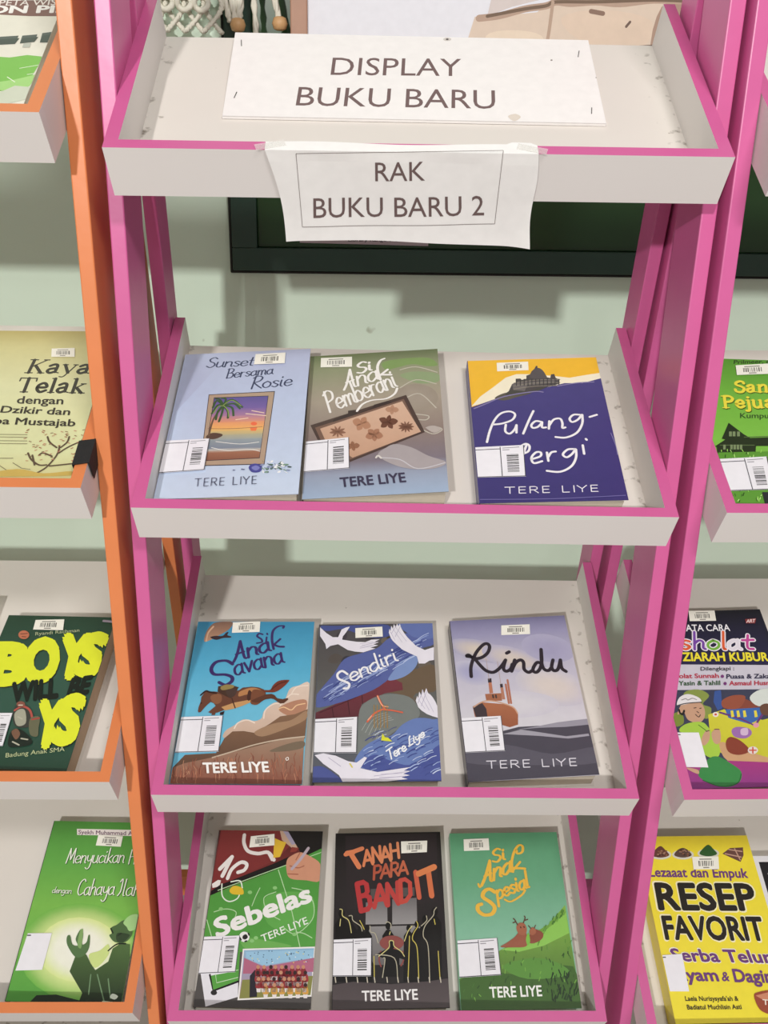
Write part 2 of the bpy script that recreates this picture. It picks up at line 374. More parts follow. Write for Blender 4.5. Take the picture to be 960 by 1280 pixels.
class Art:
    """flat printed layers on one sheet; drawing units are mapped onto the sheet's own plane (metres)"""
    DZ = .000014
    def __init__(s, size, quad, crop=(0, 0, 1), z0=.00003):
        s.w, s.h = size; x0, y0, k = crop
        q = [((x - x0) * k, (y - y0) * k) for x, y in quad]
        s.H = homography(q, [(0, s.h), (s.w, s.h), (s.w, 0), (0, 0)])
        s.k = (s.w / math.dist(q[0], q[1]) + s.w / math.dist(q[3], q[2])) / 2
        s.v = []; s.f = []; s.c = []; s.z = z0; s.lim = (0, s.w, 0, s.h)
    def m(s, p):
        a = s.H @ np.array([p[0], p[1], 1.0]); return a[:2] / a[2]
    def _clip(s, p): return (min(max(p[0], s.lim[0]), s.lim[1]), min(max(p[1], s.lim[2]), s.lim[3]))
    def _add(s, pts, cols):
        pts = [s._clip(p) for p in pts]
        A = sum(pts[i][0] * pts[(i + 1) % len(pts)][1] - pts[(i + 1) % len(pts)][0] * pts[i][1] for i in range(len(pts)))
        if abs(A) < 1e-10: return
        if A < 0: pts = pts[::-1]; cols = cols[::-1]
        i = len(s.v); s.v += [(p[0], p[1], s.z) for p in pts]; s.c += cols; s.f.append(tuple(range(i, i + len(pts))))
    def up(s): s.z += s.DZ
    def rows(s, stops, x0=0., x1=1.):
        """horizontal bands of colour over the whole sheet: [(height 0 top..1 bottom, colour)]"""
        for (a, ca), (b, cb) in zip(stops, stops[1:]):
            ca, cb = srgb(ca), srgb(cb)
            s._add([(x0 * s.w, s.h * (1 - a)), (x1 * s.w, s.h * (1 - a)), (x1 * s.w, s.h * (1 - b)), (x0 * s.w, s.h * (1 - b))], [ca, ca, cb, cb])
        s.up()
    def poly(s, pts, col, smooth=False):
        pts = PT(pts)
        if smooth: pts = catmull(pts, 4, True)
        q = [s.m(p) for p in pts]
        if isinstance(col, (list, tuple)) and not isinstance(col[0], (int, float)):
            c0, c1 = srgb(col[0]), srgb(col[1]); ys = [p[1] for p in pts]; lo, hi = min(ys), max(ys)
            cols = [tuple(a + (b - a) * (y - lo) / (hi - lo + 1e-9) for a, b in zip(c0, c1)) for y in ys]
        else: cols = [srgb(col)] * len(q)
        s._add(q, cols); s.up()
    def blob(s, pts, col): s.poly(pts, col, True)
    def disc(s, c, rx, ry, col, n=18): s.poly([(c[0] + rx * math.cos(2 * math.pi * i / n), c[1] + ry * math.sin(2 * math.pi * i / n)) for i in range(n)], col)
    def soft(s, c, rx, ry, col, edge, tilt=0, n=24, flat=0.):
        """ellipse fading from one ink to another towards its rim"""
        ct, st = math.cos(tilt), math.sin(tilt); c0, c1 = srgb(col), srgb(edge)
        P = lambda r, t: s.m((c[0] + r * (rx * math.cos(t) * ct - ry * math.sin(t) * st), c[1] + r * (rx * math.cos(t) * st + ry * math.sin(t) * ct)))
        mix = lambda f: tuple(u + (v - u) * f for u, v in zip(c0, c1))
        rad = [(0, 0)] + [(flat + (1 - flat) * r, f) for r, f in ((.35, .12), (.65, .5), (.85, .85), (1, 1))]
        for i in range(n):
            t0, t1 = 6.28319 * i / n, 6.28319 * (i + 1) / n
            for (ra, fa), (rb_, fb) in zip(rad, rad[1:]):
                s._add(([P(ra, t0)] if ra == 0 else [P(ra, t0), P(ra, t1)]) + [P(rb_, t1), P(rb_, t0)], ([mix(fa)] if ra == 0 else [mix(fa)] * 2) + [mix(fb)] * 2)
        s.up()
    def _ribbon(s, q, w, cols, nib=None, round_=True):
        n = len(q); q = [np.array(p) for p in q]; L = []
        for i in range(n):
            d = q[min(i + 1, n - 1)] - q[max(i - 1, 0)]; l = np.hypot(*d)
            if l < 1e-9: d = np.array([1., 0]); l = 1
            d = d / l; nn = np.array([-d[1], d[0]])
            ww = w
            if nib is not None: ww = w * (nib + (1 - nib) * abs(d[1]))
            L.append((q[i] + nn * ww / 2, q[i] - nn * ww / 2))
        for i in range(n - 1): s._add([L[i][0], L[i][1], L[i + 1][1], L[i + 1][0]], [cols[i], cols[i], cols[i + 1], cols[i + 1]])
        if round_:
            for i, e in ((0, -1), (n - 1, 1)):
                c = q[i]; a = L[i][0] - c; b = np.array([-a[1], a[0]]) * -e
                s._add([c + a * math.cos(t) + b * math.sin(t) for t in np.linspace(0, math.pi, 6)], [cols[i]] * 6)
    def stroke(s, pts, w, col, smooth=True, nib=None):
        for part in (pts.split('|') if isinstance(pts, str) else [pts]):
            p = PT(part)
            if smooth: p = catmull(p, 5)
            s._ribbon([s.m(x) for x in p], w * s.k, [srgb(col)] * len(p), nib); s.z += .3 * s.DZ
        s.up()
    def _aff(s, p0, p1, p2):
        a, b, c = s.m(p0), s.m(p1), s.m(p2); return a, b - a, c - a
    def text(s, t, p0, p1, p2, col, bold=0.0):
        """built-in font: baseline from p0 to p1, top of the first capital at p2"""
        v, f = text_mesh(t, bold); o, X, Y = s._aff(p0, p1, p2)
        x0, x1 = v[:, 0].min(), v[:, 0].max()
        q = [o + X * (a - x0) / (x1 - x0) + Y * b / CAP for a, b in v]
        c = srgb(col)
        for k in range(0 if bold else 8, 9):                 # bold weights are overprinted in a small ring
            dx, dy = (0, 0) if k == 8 else (math.cos(k * math.pi / 4) * bold, math.sin(k * math.pi / 4) * bold)
            s._glyphs([p + X * dx / (x1 - x0) + Y * dy / CAP for p in q], f, c); s.z += .5 * s.DZ
        s.up()
    def _glyphs(s, q, f, c):
        q = [s._clip(p) for p in q]
        i0 = len(s.v); s.v += [(p[0], p[1], s.z) for p in q]; s.c += [c] * len(q)
        for g in f:
            A = sum(q[g[i]][0] * q[g[(i + 1) % len(g)]][1] - q[g[(i + 1) % len(g)]][0] * q[g[i]][1] for i in range(len(g)))
            if abs(A) < 1e-11: continue
            s.f.append(tuple(i + i0 for i in (g if A > 0 else g[::-1])))
    def pen(s, t, p0, p1, p2, w, col, font=HAND, smooth=True, nib=None, bounce=0):
        """drawn letters, w = pen width in drawing units"""
        o, X, Y = s._aff(p0, p1, p2); tot = sum(font[c][0] for c in t); x = 0
        c0, c1 = (srgb(col[0]), srgb(col[1])) if isinstance(col, (list, tuple)) and not isinstance(col[0], (int, float)) else (srgb(col),) * 2
        for j, ch in enumerate(t):
            gw, st = font[ch]; dy = bounce * (1 if j % 2 else -1); sq = .74 if font is CAPS and w < 8 else 1
            f_ = (j + .5) / len(t); lc = tuple(c0[i] + (c1[i] - c0[i]) * f_ for i in range(4))
            for part in (st.split('|') if isinstance(st, str) else st):
                if not part: continue
                thick = 1
                if not isinstance(part, str): part, thick = part
                p = PT(part)
                if smooth: p = catmull(p, 5)
                q = []; cols = []
                for a, b in p:
                    u = (x + a * sq) / tot; q.append(o + X * u + Y * (b + dy) / 10); cols.append(lc)
                s._ribbon(q, w * s.k * (1 if thick else .45), cols, nib); s.z += .25 * s.DZ
            x += gw
        s.up()
    def mesh(s, name, parent, mat, thick, base, edge=None):
        """slab with the printed layers on its top face"""
        w, h = s.w, s.h; mb_v = [(0, 0, -thick), (w, 0, -thick), (w, h, -thick), (0, h, -thick), (0, 0, 0), (w, 0, 0), (w, h, 0), (0, h, 0)]
        fs = [(3, 2, 1, 0), (4, 5, 6, 7), (0, 1, 5, 4), (1, 2, 6, 5), (2, 3, 7, 6), (3, 0, 4, 7)]
        return s._link(name, parent, mat, mb_v, fs, base)
    def _link(s, name, parent, mat, bv, bf, base):
        n = len(bv); me = bpy.data.meshes.new(name)
        me.from_pydata(bv + s.v, [], bf + [tuple(i + n for i in f) for f in s.f])
        ca = me.color_attributes.new('ink', 'FLOAT_COLOR', 'POINT')
        ca.data.foreach_set('color', np.array([srgb(base)] * n + s.c, dtype=np.float32).ravel())
        me.materials.append(mat)
        o = bpy.data.objects.new(name, me); COL.objects.link(o); o.parent = parent
        return o
    def patch(s, quad, base, z, thick=.00015):
        """a loose sticker on this sheet: returns an Art drawn in 0..100 x 0..100 of the quad"""
        q = [s.m(p) for p in PT(quad)]
        q = [np.array(s._clip(p)) for p in q]
        a = Art.__new__(Art); a.H = homography([(0, 0), (100, 0), (100, 100), (0, 100)], q); a.w, a.h = s.w, s.h
        a.lim = s.lim; a.k = math.dist(q[0], q[1]) / 100; a.v = []; a.f = []; a.c = []; a.z = z + thick + .00002
        if (q[1][0] - q[0][0]) * (q[2][1] - q[0][1]) - (q[1][1] - q[0][1]) * (q[2][0] - q[0][0]) > 0: q = q[::-1]
        q = q[::-1]
        a.bv = [(p[0], p[1], z) for p in q] + [(p[0], p[1], z + thick) for p in q]
        a.bf = [(3, 2, 1, 0), (4, 5, 6, 7), (0, 1, 5, 4), (1, 2, 6, 5), (2, 3, 7, 6), (3, 0, 4, 7)]
        a.base = base
        return a

rb = random.Random(3)
def barcode_sticker(art, cover, quad):
    a = art.patch(quad, '#f4f1e6', art.z)
    x = 22
    while x < 80:
        w = rb.choice((1.2, 2, 3.2)); a.poly([(x, 32), (x + w, 32), (x + w, 74), (x, 74)], '#3a3836'); a.z -= a.DZ; x += w + rb.choice((1.5, 2.5, 4))
    a.up()
    for y, xa, xb in ((20, 28, 72), (86, 40, 60)): a.stroke([(xa, y), (xb, y)], 4, '#8b8780', False)
    o = a._link('barcode_sticker', cover, M['paper'], a.bv, a.bf, a.base); return o

def call_label(art, cover, quad, split=52, plain=False):
    a = art.patch(quad, '#eeecf2', art.z + .00012)
    if not plain:
        a.stroke([(0, 9), (split, 9)], 2, '#4a4850', False)
        a.stroke([(split, 3), (split, 97)], 1.8, '#4a4850', False)
        a.stroke([(0, 98.5), (99, 98.5)], 1.8, '#4a4850', False); a.stroke([(99.2, 1), (99.2, 99)], 1.6, '#4a4850', False)
        a.stroke([(split + 5, 7), (90, 6)], 2, '#98959c', False); a.stroke([(split + 5, 13), (split + 18, 13)], 2, '#98959c', False)
        y = 28
        while y < 84:
            w = rb.choice((1.2, 2, 3.4)); a.poly([(split + 12, y), (split + 36, y), (split + 36, y + w), (split + 12, y + w)], '#3a3836'); a.z -= a.DZ; y += w + rb.choice((1.4, 2.2, 3.4))
        a.up()
    else:
        a.stroke([(2, 6), (14, 6)], 5, '#55535a', False)
    return a._link('call_number_label', cover, M['paper'], a.bv, a.bf, a.base)

# ------------------------------------------------------------------ books: rack, shelf, [x, up the slope, turn, width, height, thickness, cover lift], outline in the drawing frame
BOOKS = {
    'sunset': ('C', 1, [-0.2376, 0.0292, -0.0065, 0.1371, 0.2081, 0.0166, 0.0946], [(232.7, 443.4), (388.3, 436.2), (373.0, 617.6), (192.6, 624.5)]),
    'pemberani': ('C', 1, [-0.0983, 0.0326, 0.0086, 0.1393, 0.2063, 0.0166, 0.1], [(388.4, 445.8), (546.6, 436.2), (560.8, 614.6), (377.6, 624.4)]),
    'pulang': ('C', 1, [0.0714, 0.0317, -0.008, 0.1408, 0.2056, 0.0167, 0.0733], [(584.6, 451.4), (745.0, 446.9), (785.7, 625.1), (600.0, 629.3)]),
    'savana': ('C', 2, [-0.2376, 0.0216, -0.0157, 0.1394, 0.204, 0.0166, 0.0463], [(248.5, 777.2), (393.1, 777.4), (377.9, 980.8), (212.3, 980.1)]),
    'sendiri': ('C', 2, [-0.088, 0.0254, 0.0062, 0.1366, 0.1999, 0.0145, 0.0337], [(399.5, 780.8), (540.5, 779.3), (551.8, 976.6), (390.8, 978.4)]),
    'rindu': ('C', 2, [0.0774, 0.0248, 0.044, 0.1394, 0.2041, 0.0206, 0.049], [(562.3, 776.5), (705.2, 769.3), (749.5, 968.9), (586.1, 977.7)]),
    'sebelas': ('C', 3, [-0.2256, 0.0189, -0.0275, 0.1363, 0.2066, 0.0165, 0.0574], [(274.5, 1037.6), (403.6, 1039.3), (388.5, 1261.5), (242.4, 1258.6)]),
    'bandit': ('C', 3, [-0.0649, 0.0159, 0.0081, 0.1372, 0.2062, 0.0165, 0.0392], [(420.2, 1041.7), (550.2, 1039.7), (562.4, 1260.1), (415.3, 1262.5)]),
    'spesial': ('C', 3, [0.086, 0.0157, 0.01, 0.1414, 0.2074, 0.0166, 0.0271], [(562.5, 1041.8), (695.5, 1040.1), (727.3, 1260.5), (576.7, 1262.9)]),
    'boys': ('L', 2, [0.0744, 0.024, -0.0708, 0.1282, 0.1883, 0.0201, 0.0825], [(12.0, 769.0), (144.8, 771.8), (82.9, 964.3), (-67.3, 958.6)]),
    'meny': ('L', 3, [0.0985, 0.0165, -0.03, 0.1325, 0.208, 0.0165, 0.03], [(68.4, 1026.1), (195.5, 1029.0), (151.0, 1255.3), (6.8, 1251.4)]),
    'kaya': ('L', 1, [0.0933, 0.0165, 0.0065, 0.137, 0.2233, 0.0186, 0.0064], [(-18.4, 413.5), (141.8, 414.5), (85.2, 609.8), (-103.7, 609.3)]),
    'onpi': ('L', 0, [0.0815, 0.02, 0.0112, 0.137, 0.205, 0.0107, 0.0206], [(-104.0, 1.2), (80.4, 0.5), (18.7, 158.4), (-196.3, 159.5)]),
    'sanpeju': ('R', 1, [-0.2286, 0.0299, -0.0399, 0.137, 0.2094, 0.0166, 0.004], [(859.7, 447.0), (1015.2, 452.2), (1096.3, 635.5), (915.8, 629.7)]),
    'sholat': ('R', 2, [-0.2323, 0.0205, 0.0044, 0.1423, 0.2233, 0.0169, 0.0448], [(803.7, 766.0), (949.5, 761.6), (1031.5, 981.5), (862.5, 986.9)]),
    'resep': ('R', 3, [-0.2127, 0.014, -0.0002, 0.1458, 0.2154, 0.0274, 0.004], [(796.2, 1045.9), (933.3, 1044.2), (1001.1, 1277.1), (845.3, 1280.1)]),
}
def book(key, label, group, base, draw, crop, back='#d8d2ca', spine=None, pages='pages', sticker=None, call=None, plain=False):
    rk, k, (x, v, a, w, h, T, lift), quad = BOOKS[key]
    mt = rack_matrix(rk) @ tray_matrix(rk, k) @ Matrix.Translation((x, v, -DEEP + .0002)) @ Matrix.Rotation(a, 4, 'Z')
    root = empty('book', mt, label, 'book', group)
    m = MB(); z0, zl = .0008, T - .0008; zr = zl + .55 * lift * w
    p = [(.001, .0025, z0), (w - .003, .0025, z0), (w - .003, h - .0025, z0), (.001, h - .0025, z0), (.001, .0025, zl), (w - .003, .0025, zr), (w - .003, h - .0025, zr), (.001, h - .0025, zl)]
    m.hexa(p, [0] * 6); m.build('page_block', M[pages], root)
    for nm, aa, bb, c in (('back_cover', (0, 0, 0), (w, h, .0006), back), ('spine', (-.0007, 0, 0), (0, h, T), spine or base)):
        m = MB(); m.box(aa, bb); o = m.build(nm, M['print'], root)
        at = o.data.color_attributes.new('ink', 'FLOAT_COLOR', 'POINT'); at.data.foreach_set('color', np.array([srgb(c)] * len(o.data.vertices), dtype=np.float32).ravel())
    art = Art((w, h), quad, crop)
    draw(art)
    cover = art.mesh('front_cover', root, M['print'], .0006, base)
    cover.matrix_local = Matrix.Translation((0, 0, T)) @ Matrix.Rotation(-lift, 4, 'Y')
    if sticker: barcode_sticker(art, cover, sticker)
    if call: call_label(art, cover, call, plain=plain)
    return root

G1, G2, G3 = 'novels on the pink rack, upper book shelf', 'novels on the pink rack, middle book shelf', 'novels on the pink rack, lowest book shelf'

def sunset(A):
    A.rows([(0, '#b3b9d6'), (.35, '#bcc8e4'), (1, '#c9d6ea')])
    A.poly('284,178 505,172 240,460 150,760 125,800', '#b4bcd8')  # cast shadow of the rack post, painted as a darker cover tone
    ink = '#33395c'
    A.pen('Sunset', (388, 240), (626, 228), (408, 190), 9, ink, nib=.5); A.pen('Bersama', (488, 293), (726, 270), (500, 246), 8, ink, nib=.5); A.pen('Rosie', (612, 346), (820, 328), (630, 284), 9, ink, nib=.5)
    A.poly('404,374 735,357 683,724 360,732', '#3c3540'); A.poly('407,377 731,361 680,720 364,728', '#b39a84'); A.poly('430,389 703,380 659,693 380,707', '#3c3540')
    L = lambda t: (433 - 50 * t, 392 + 312 * t); R = lambda t: (700 - 43 * t, 383 + 307 * t)
    st = [(0, '#5f5499'), (.18, '#7a62a4'), (.3, '#b0809c'), (.4, '#e39a72'), (.5, '#f2b468'), (.54, '#d9b877'), (.6, '#b9b08c'), (.68, '#99a3a6'), (.82, '#7f8798'), (.85, '#c9c3b8'), (.88, '#a5725a'), (1, '#8a5a48')]
    for (a, ca), (b, cb) in zip(st, st[1:]): A.poly([L(a), R(a), R(b), L(b)], (ca, cb)); A.z -= A.DZ
    A.up()
    A.stroke('540,500 600,492|590,470 690,480|620,455 680,466', 5, '#f4d8b8'); A.disc((630, 520), 16, 9, '#f0704a'); A.poly('610,538 648,536 640,556 615,556', '#ef7d4c')
    A.stroke('400,545 520,545 672,536', 3, '#8d6a58'); A.stroke('418,640 500,655 600,648 660,658|440,610 560,622 655,612', 4, '#e9e6e0')
    A.blob('392,592 400,575 430,566 470,572 468,584 430,598', '#5b473d')
    A.stroke('405,580 414,540 432,490 470,440 478,428', 9, '#6b5646')
    for f in ('478,430 450,428 420,470', '478,430 445,405 425,440', '478,430 460,400 440,396', '478,430 490,398 470,392', '478,430 520,400 572,438', '478,430 530,420 560,445', '478,430 520,440 528,480', '478,430 500,460 500,492', '478,430 470,470 455,510', '478,430 450,460 440,500'):
        A.stroke(f, 11, '#3c5a35')
    for f in ('478,428 520,404 566,432', '476,432 452,436 428,468', '480,432 500,455 505,486'): A.stroke(f, 5, '#8ba05a')
    A.blob('604,742 618,724 648,722 672,738 660,762 622,764', '#4b4b94'); A.blob('618,742 640,730 660,742 640,756', '#7d80c0')
    for i in range(46):
        x, y = rb.uniform(676, 800), rb.uniform(716, 762); t = rb.uniform(0, 6.28); A.blob([(x, y), (x + 10 * math.cos(t) - 4, y + 8 * math.sin(t) - 4), (x + 22 * math.cos(t), y + 15 * math.sin(t)), (x + 10 * math.cos(t) + 4, y + 8 * math.sin(t) + 4)], ('#4c6a58', '#7d9a86', '#eef0f2', '#3d5148', '#f2f3f4', '#8a93b4')[i % 6]); A.up(); A.z -= .5 * A.DZ
    A.stroke('528,757 534,757|570,752 582,754', 6, '#5c6284')
    A.pen('TERE LIYE', (334, 838), (655, 824), (338, 800), 3.6, '#3a3f58', CAPS, False)
book('sunset', 'pale blue novel with framed palm beach sunset, leftmost on upper book shelf', G1, '#bcc6e2', sunset, (160, 400, 4),
     sticker='640,178 789,170 785,223 631,229', call='172,612 411,600 384,757 131,774')

def pemberani(A):
    A.rows([(0, '#6d7a52'), (.12, '#8f9475'), (.35, '#a89c8c'), (.6, '#8d7c76'), (.78, '#7e747e'), (.86, '#98a0b4'), (1, '#9fb2cb')])
    A.blob('470,215 560,195 700,190 748,225 700,232 620,222 540,240 490,250', '#7f9a5c'); A.blob('560,275 640,258 748,270 748,310 660,318 600,300', '#8fa078')
    A.soft((640, 390), 110, 70, '#a3978a', '#9c9082'); A.up()
    for t in ('560,250 640,235 745,262', '560,340 640,300 740,320', '590,390 660,370 740,440', '620,470 700,480 690,500 640,498', '640,530 720,570 770,550 740,535 690,540'): A.stroke(t, 6, '#c3bcae')
    A.poly('112,528 590,376 684,562 300,715 160,625', '#4f3d38'); A.poly('135,540 578,396 660,560 310,700 165,605', '#7a5d50'); A.poly('160,545 570,408 664,560 322,690 185,600', ('#d8b49c', '#c49a80'))
    A.poly('225,500 300,470 300,455 340,450 345,470 420,440 430,425 500,405 520,415 225,512', '#3f302e')
    for x, y, r, n, fat, cl in ((248, 560, 42, 9, .16, '#8d6450'), (368, 520, 50, 4, .42, '#b58468'), (500, 512, 50, 5, .34, '#6d4536'), (590, 536, 40, 11, .16, '#7d5645'), (430, 575, 46, 5, .4, '#a9785e'), (325, 632, 34, 4, .4, '#96684f'), (520, 450, 34, 4, .4, '#b98c72')):
        for i in range(n):
            t = i * 6.28 / n + x; ux, uy = math.cos(t), .72 * math.sin(t)
            A.blob([(x, y), (x + r * (.5 * ux - fat * uy), y + r * (.5 * uy + fat * ux)), (x + r * ux, y + r * uy), (x + r * (.5 * ux + fat * uy), y + r * (.5 * uy - fat * ux))], cl); A.z -= A.DZ
        A.up()
    A.blob('450,680 490,640 540,622 620,640 700,680 790,712 740,742 640,748 540,730', '#a9a0a2'); A.stroke('470,690 560,700 650,745 785,715', 5, '#c9c6cc')
    A.stroke('440,690 450,680 465,692', 10, '#d9d2cc'); A.blob('690,540 730,530 765,548 730,566', '#b7aca6')
    w = '#f4f0ec'
    A.pen('Si', (345, 274), (425, 250), (338, 222), 15, w, nib=.6); A.pen('Ana', (280, 352), (458, 298), (268, 262), 13, w, nib=.6); A.stroke('462,300 450,262 448,232 462,205 482,195', 15, w, nib=.5); A.stroke('498,250 462,278|464,276 484,276 516,276', 13, w)
    A.pen('Pemberani', (206, 466), (552, 332), (170, 366), 12, w, nib=.6); A.stroke('345,458 372,424 420,404 490,396 532,372 545,345', 13, w, nib=.6)
    A.text('TERE LIYE', (264, 838), (590, 812), (258, 792), '#3d3850', .025)
book('pemberani', 'grey green novel with white lettering over a tilted carved box lid', G1, '#8d8577', pemberani, (360, 400, 4),
     sticker='165,194 320,187 320,237 163,240', call='90,612 305,590 308,745 75,765')

def pulang(A):
    A.rows([(0, '#4d4784'), (.6, '#463f7c'), (1, '#3d3772')])
    A.poly('40,140 600,140 600,240 525,262 450,262 330,290 205,312 110,346 55,362', '#f3bd35')
    A.poly('62,358 100,318 150,282 205,240 250,225 300,225 400,232 470,240 540,228 600,220 600,242 525,262 450,262 330,290 205,312 110,346', '#f7eed4')
    A.poly('213,306 232,266 247,260 247,244 266,243 272,249 291,244 291,231 306,226 313,213 325,202 331,191 339,201 353,208 365,222 372,237 390,241 393,226 406,224 413,241 427,247 424,266 381,278 331,291 282,303', '#4f4a4c'); A.poly('232,266 291,257 412,250 413,260 294,272 282,300 238,295', '#6f6968'); A.blob('309,241 311,219 325,204 339,199 356,207 370,226 372,243', '#5a5456'); A.poly('330,201 330,191 337,191 337,201', '#4a4546'); A.blob('160,325 195,305 238,300 282,303 325,291 306,306 257,319 201,334', '#5f5a50')
    for y in (250, 262, 275): A.stroke([(240, y + 12), (330, y), (430, y - 2)], 4, '#8f877c')
    for x in range(250, 430, 16): A.stroke([(x, 246), (x, 272)], 4, '#3d3a3c'); A.z -= A.DZ
    A.up(); A.blob('205,312 230,292 300,296 345,282 380,276 330,298 260,310', '#4c4a45')
    A.stroke('75,368 120,350 200,318 320,298 360,300|420,275 500,262 570,258', 6, '#8a82ae')
    w = '#f3f0f4'
    A.stroke('128,507 140,460 160,415 186,388 222,380 244,392 232,415 190,430 156,434|206,435 204,462 222,472 242,455 250,436|250,436 250,468|320,378 300,420 278,472|356,424 330,420 312,436 318,448 338,444 354,428|356,426 356,446 372,446|386,420 384,452|386,438 404,414 430,410 440,428 440,448 452,446', 10, w)
    A.stroke('512,394 486,394 470,410 480,424 504,414 520,394|522,394 522,430 500,468 455,488 412,486|553,403 582,394', 10, w)
    A.stroke('276,566 284,540 292,518|262,528 288,514 304,524 298,546 272,556|312,578 348,566 350,550 330,550 312,572 322,594 356,586|376,550 382,585|382,568 394,550 412,546', 10, w)
    A.stroke('492,536 462,538 442,558 458,570 480,556 494,536|496,538 496,572 476,608 430,630 376,626|524,520 530,556|537,494 540,498', 10, w)
    A.pen('TERE LIYE', (203, 720), (602, 711), (202, 694), 4.2, '#e9e5ee', CAPS, False)
    A.stroke('660,500 672,540|640,470 660,520 668,560', 3, '#8d86b4'); A.stroke('100,745 400,742 700,728', 4, '#6f69a2')
book('pulang', 'dark blue and yellow novel with a domed building and white script', G1, '#463f7c', pulang, (570, 400, 3.31),
     sticker='168,180 298,175 300,210 170,215', call='78,530 280,520 289,650 85,655')

def savana(A):
    A.rows([(0, '#3d8db4'), (.3, '#57aed2'), (.55, '#6fc0de'), (1, '#6fb9d6')])
    A.blob('285,270 296,220 325,180 360,165 440,165 420,205 360,240 320,262', ('#7a5d50', '#b98f74')); A.stroke('296,268 306,225 335,190', 10, '#d2a98c')
    A.blob('318,248 345,240 385,240 405,222 418,220 412,236 432,243 428,250 390,252 350,262', '#3a2c33')
    ink = '#3c2c66'
    A.stroke('604,232 585,228 574,242 596,258 600,274 572,280', 13, ink, nib=.7); A.stroke('626,248 622,276|628,228 630,232', 11, ink)
    A.pen('Ana', (446, 382), (652, 320), (434, 284), 17, ink, nib=.55); A.stroke('664,312 655,262 660,215 686,190 718,186 716,196', 15, ink, nib=.6); A.stroke('700,258 664,290|666,288 690,298 720,300', 13, ink)
    A.stroke('440,394 405,376 350,384 324,420 340,450 400,452 436,466 434,490 400,508 366,494', 22, ink, nib=.7)
    A.pen('avana', (452, 458), (724, 384), (436, 352), 15, ink, nib=.55)
    A.blob('400,760 450,728 500,696 560,705 598,690 612,650 660,608 722,590 752,530 800,512 860,500 850,660 700,700 560,780 400,800', ('#e3cdbd', '#cdb09c'))
    for t in ('450,745 470,715 520,700 560,715', '610,690 620,645 665,612 715,610', '700,620 725,590 760,560 800,560', '760,560 790,520 850,512'): A.stroke(t, 7, '#f0dfd0')
    A.blob('690,640 760,600 840,590 835,650 760,680', '#b8866c'); A.stroke('690,640 720,630 760,645 790,620 835,610', 6, '#f0c79a')
    A.poly('100,960 180,890 350,880 395,800 440,762 500,760 560,770 640,722 700,680 780,668 850,640 835,800 640,850 400,900', ('#8b6a52', '#5e4638')); A.blob('560,765 660,720 760,700 840,650 835,700 700,760 600,790', '#a58468')
    A.poly('70,1052 100,960 180,935 350,900 500,860 620,830 700,806 832,788 818,1050', ('#a48a74', '#8a4f3e')); A.stroke('330,905 440,872 560,835 700,806 832,790', 7, '#cbb8a2'); A.blob('640,870 740,830 825,815 825,850 740,870', '#7a6a58')
    for i in range(120):
        x, y = rb.uniform(90, 815), rb.uniform(900, 1040); y = max(y, 1040 - (x - 60) * .5 * rb.random() - 40) if x < 330 else y
        A.stroke([(x, y + 22), (x + rb.uniform(-6, 6), y - 4), (x + rb.uniform(-14, 14), y - 26)], 3, rb.choice(('#b5745a', '#7a4236', '#c08a6c', '#945643')), False); A.z -= A.DZ
    A.up()
    A.poly('251,653 255,631 267,600 270,576 287,552 304,542 314,546 342,546 362,549 379,556 475,539 495,525 543,520 584,524 611,535 621,552 621,563 597,573 584,590 556,597 536,603 515,597 461,627 420,641 393,648 379,653 359,661 321,665 308,658 328,641 348,624 338,610 321,603 304,617 287,634 267,658 255,660', '#6b4434'); A.blob('321,573 352,559 379,566 379,600 352,615 328,600', '#8d5f44'); A.poly('379,631 447,607 536,590 543,603 495,624 447,640 400,649', '#c99a66'); A.blob('495,539 543,525 584,532 604,549 570,559 515,563 475,573 475,552', '#b98254'); A.blob('529,539 546,552 543,580 529,597 519,580', '#4a2e26')
    A.blob('550,539 597,539 618,559 611,586 577,617 543,614 539,590', '#7a4c36'); A.blob('543,597 584,607 618,590 652,583 645,569 611,566', '#5f3a2c'); A.poly('611,563 652,559 669,566 683,583 713,588 741,581 744,590 720,610 700,612 666,588 645,583 611,583', '#5f3a2c'); A.blob('608,539 645,537 662,511 693,488 747,483 741,498 713,525 672,549 618,549', '#7a3a2c'); A.stroke('652,535 693,505 734,491', 7, '#54261e'); A.poly('304,658 328,655 348,655 345,674 325,675 328,665', '#6b4434')
    A.poly('359,546 362,518 379,515 434,511 475,524 468,532 454,566 430,583 406,573 379,559', '#4a3328'); A.blob('376,522 406,508 447,513 440,528 386,539', '#958350'); A.blob('406,539 447,532 464,546 447,573 420,576', '#4c3a34'); A.stroke('437,583 447,614 455,636', 6, '#4a2f25'); A.stroke('267,566 294,544 314,549 352,556', 9, '#33211f'); A.poly('372,661 396,653 391,674 372,674', '#33211f'); A.disc((270, 610), 4, 3, '#1d1210')
    A.text('TERE LIYE', (283, 990), (640, 984), (278, 936), '#fbf8f4', .03)
    A.stroke('732,910 742,905 746,916 736,922 730,912', 4, '#f2e8e0')
book('savana', 'sky blue novel with a leaping brown horse on its cover', G2, '#57aed2', savana, (190, 740, 4.364),
     sticker='443,170 592,165 588,222 437,227', call='150,686 390,679 366,875 113,881')

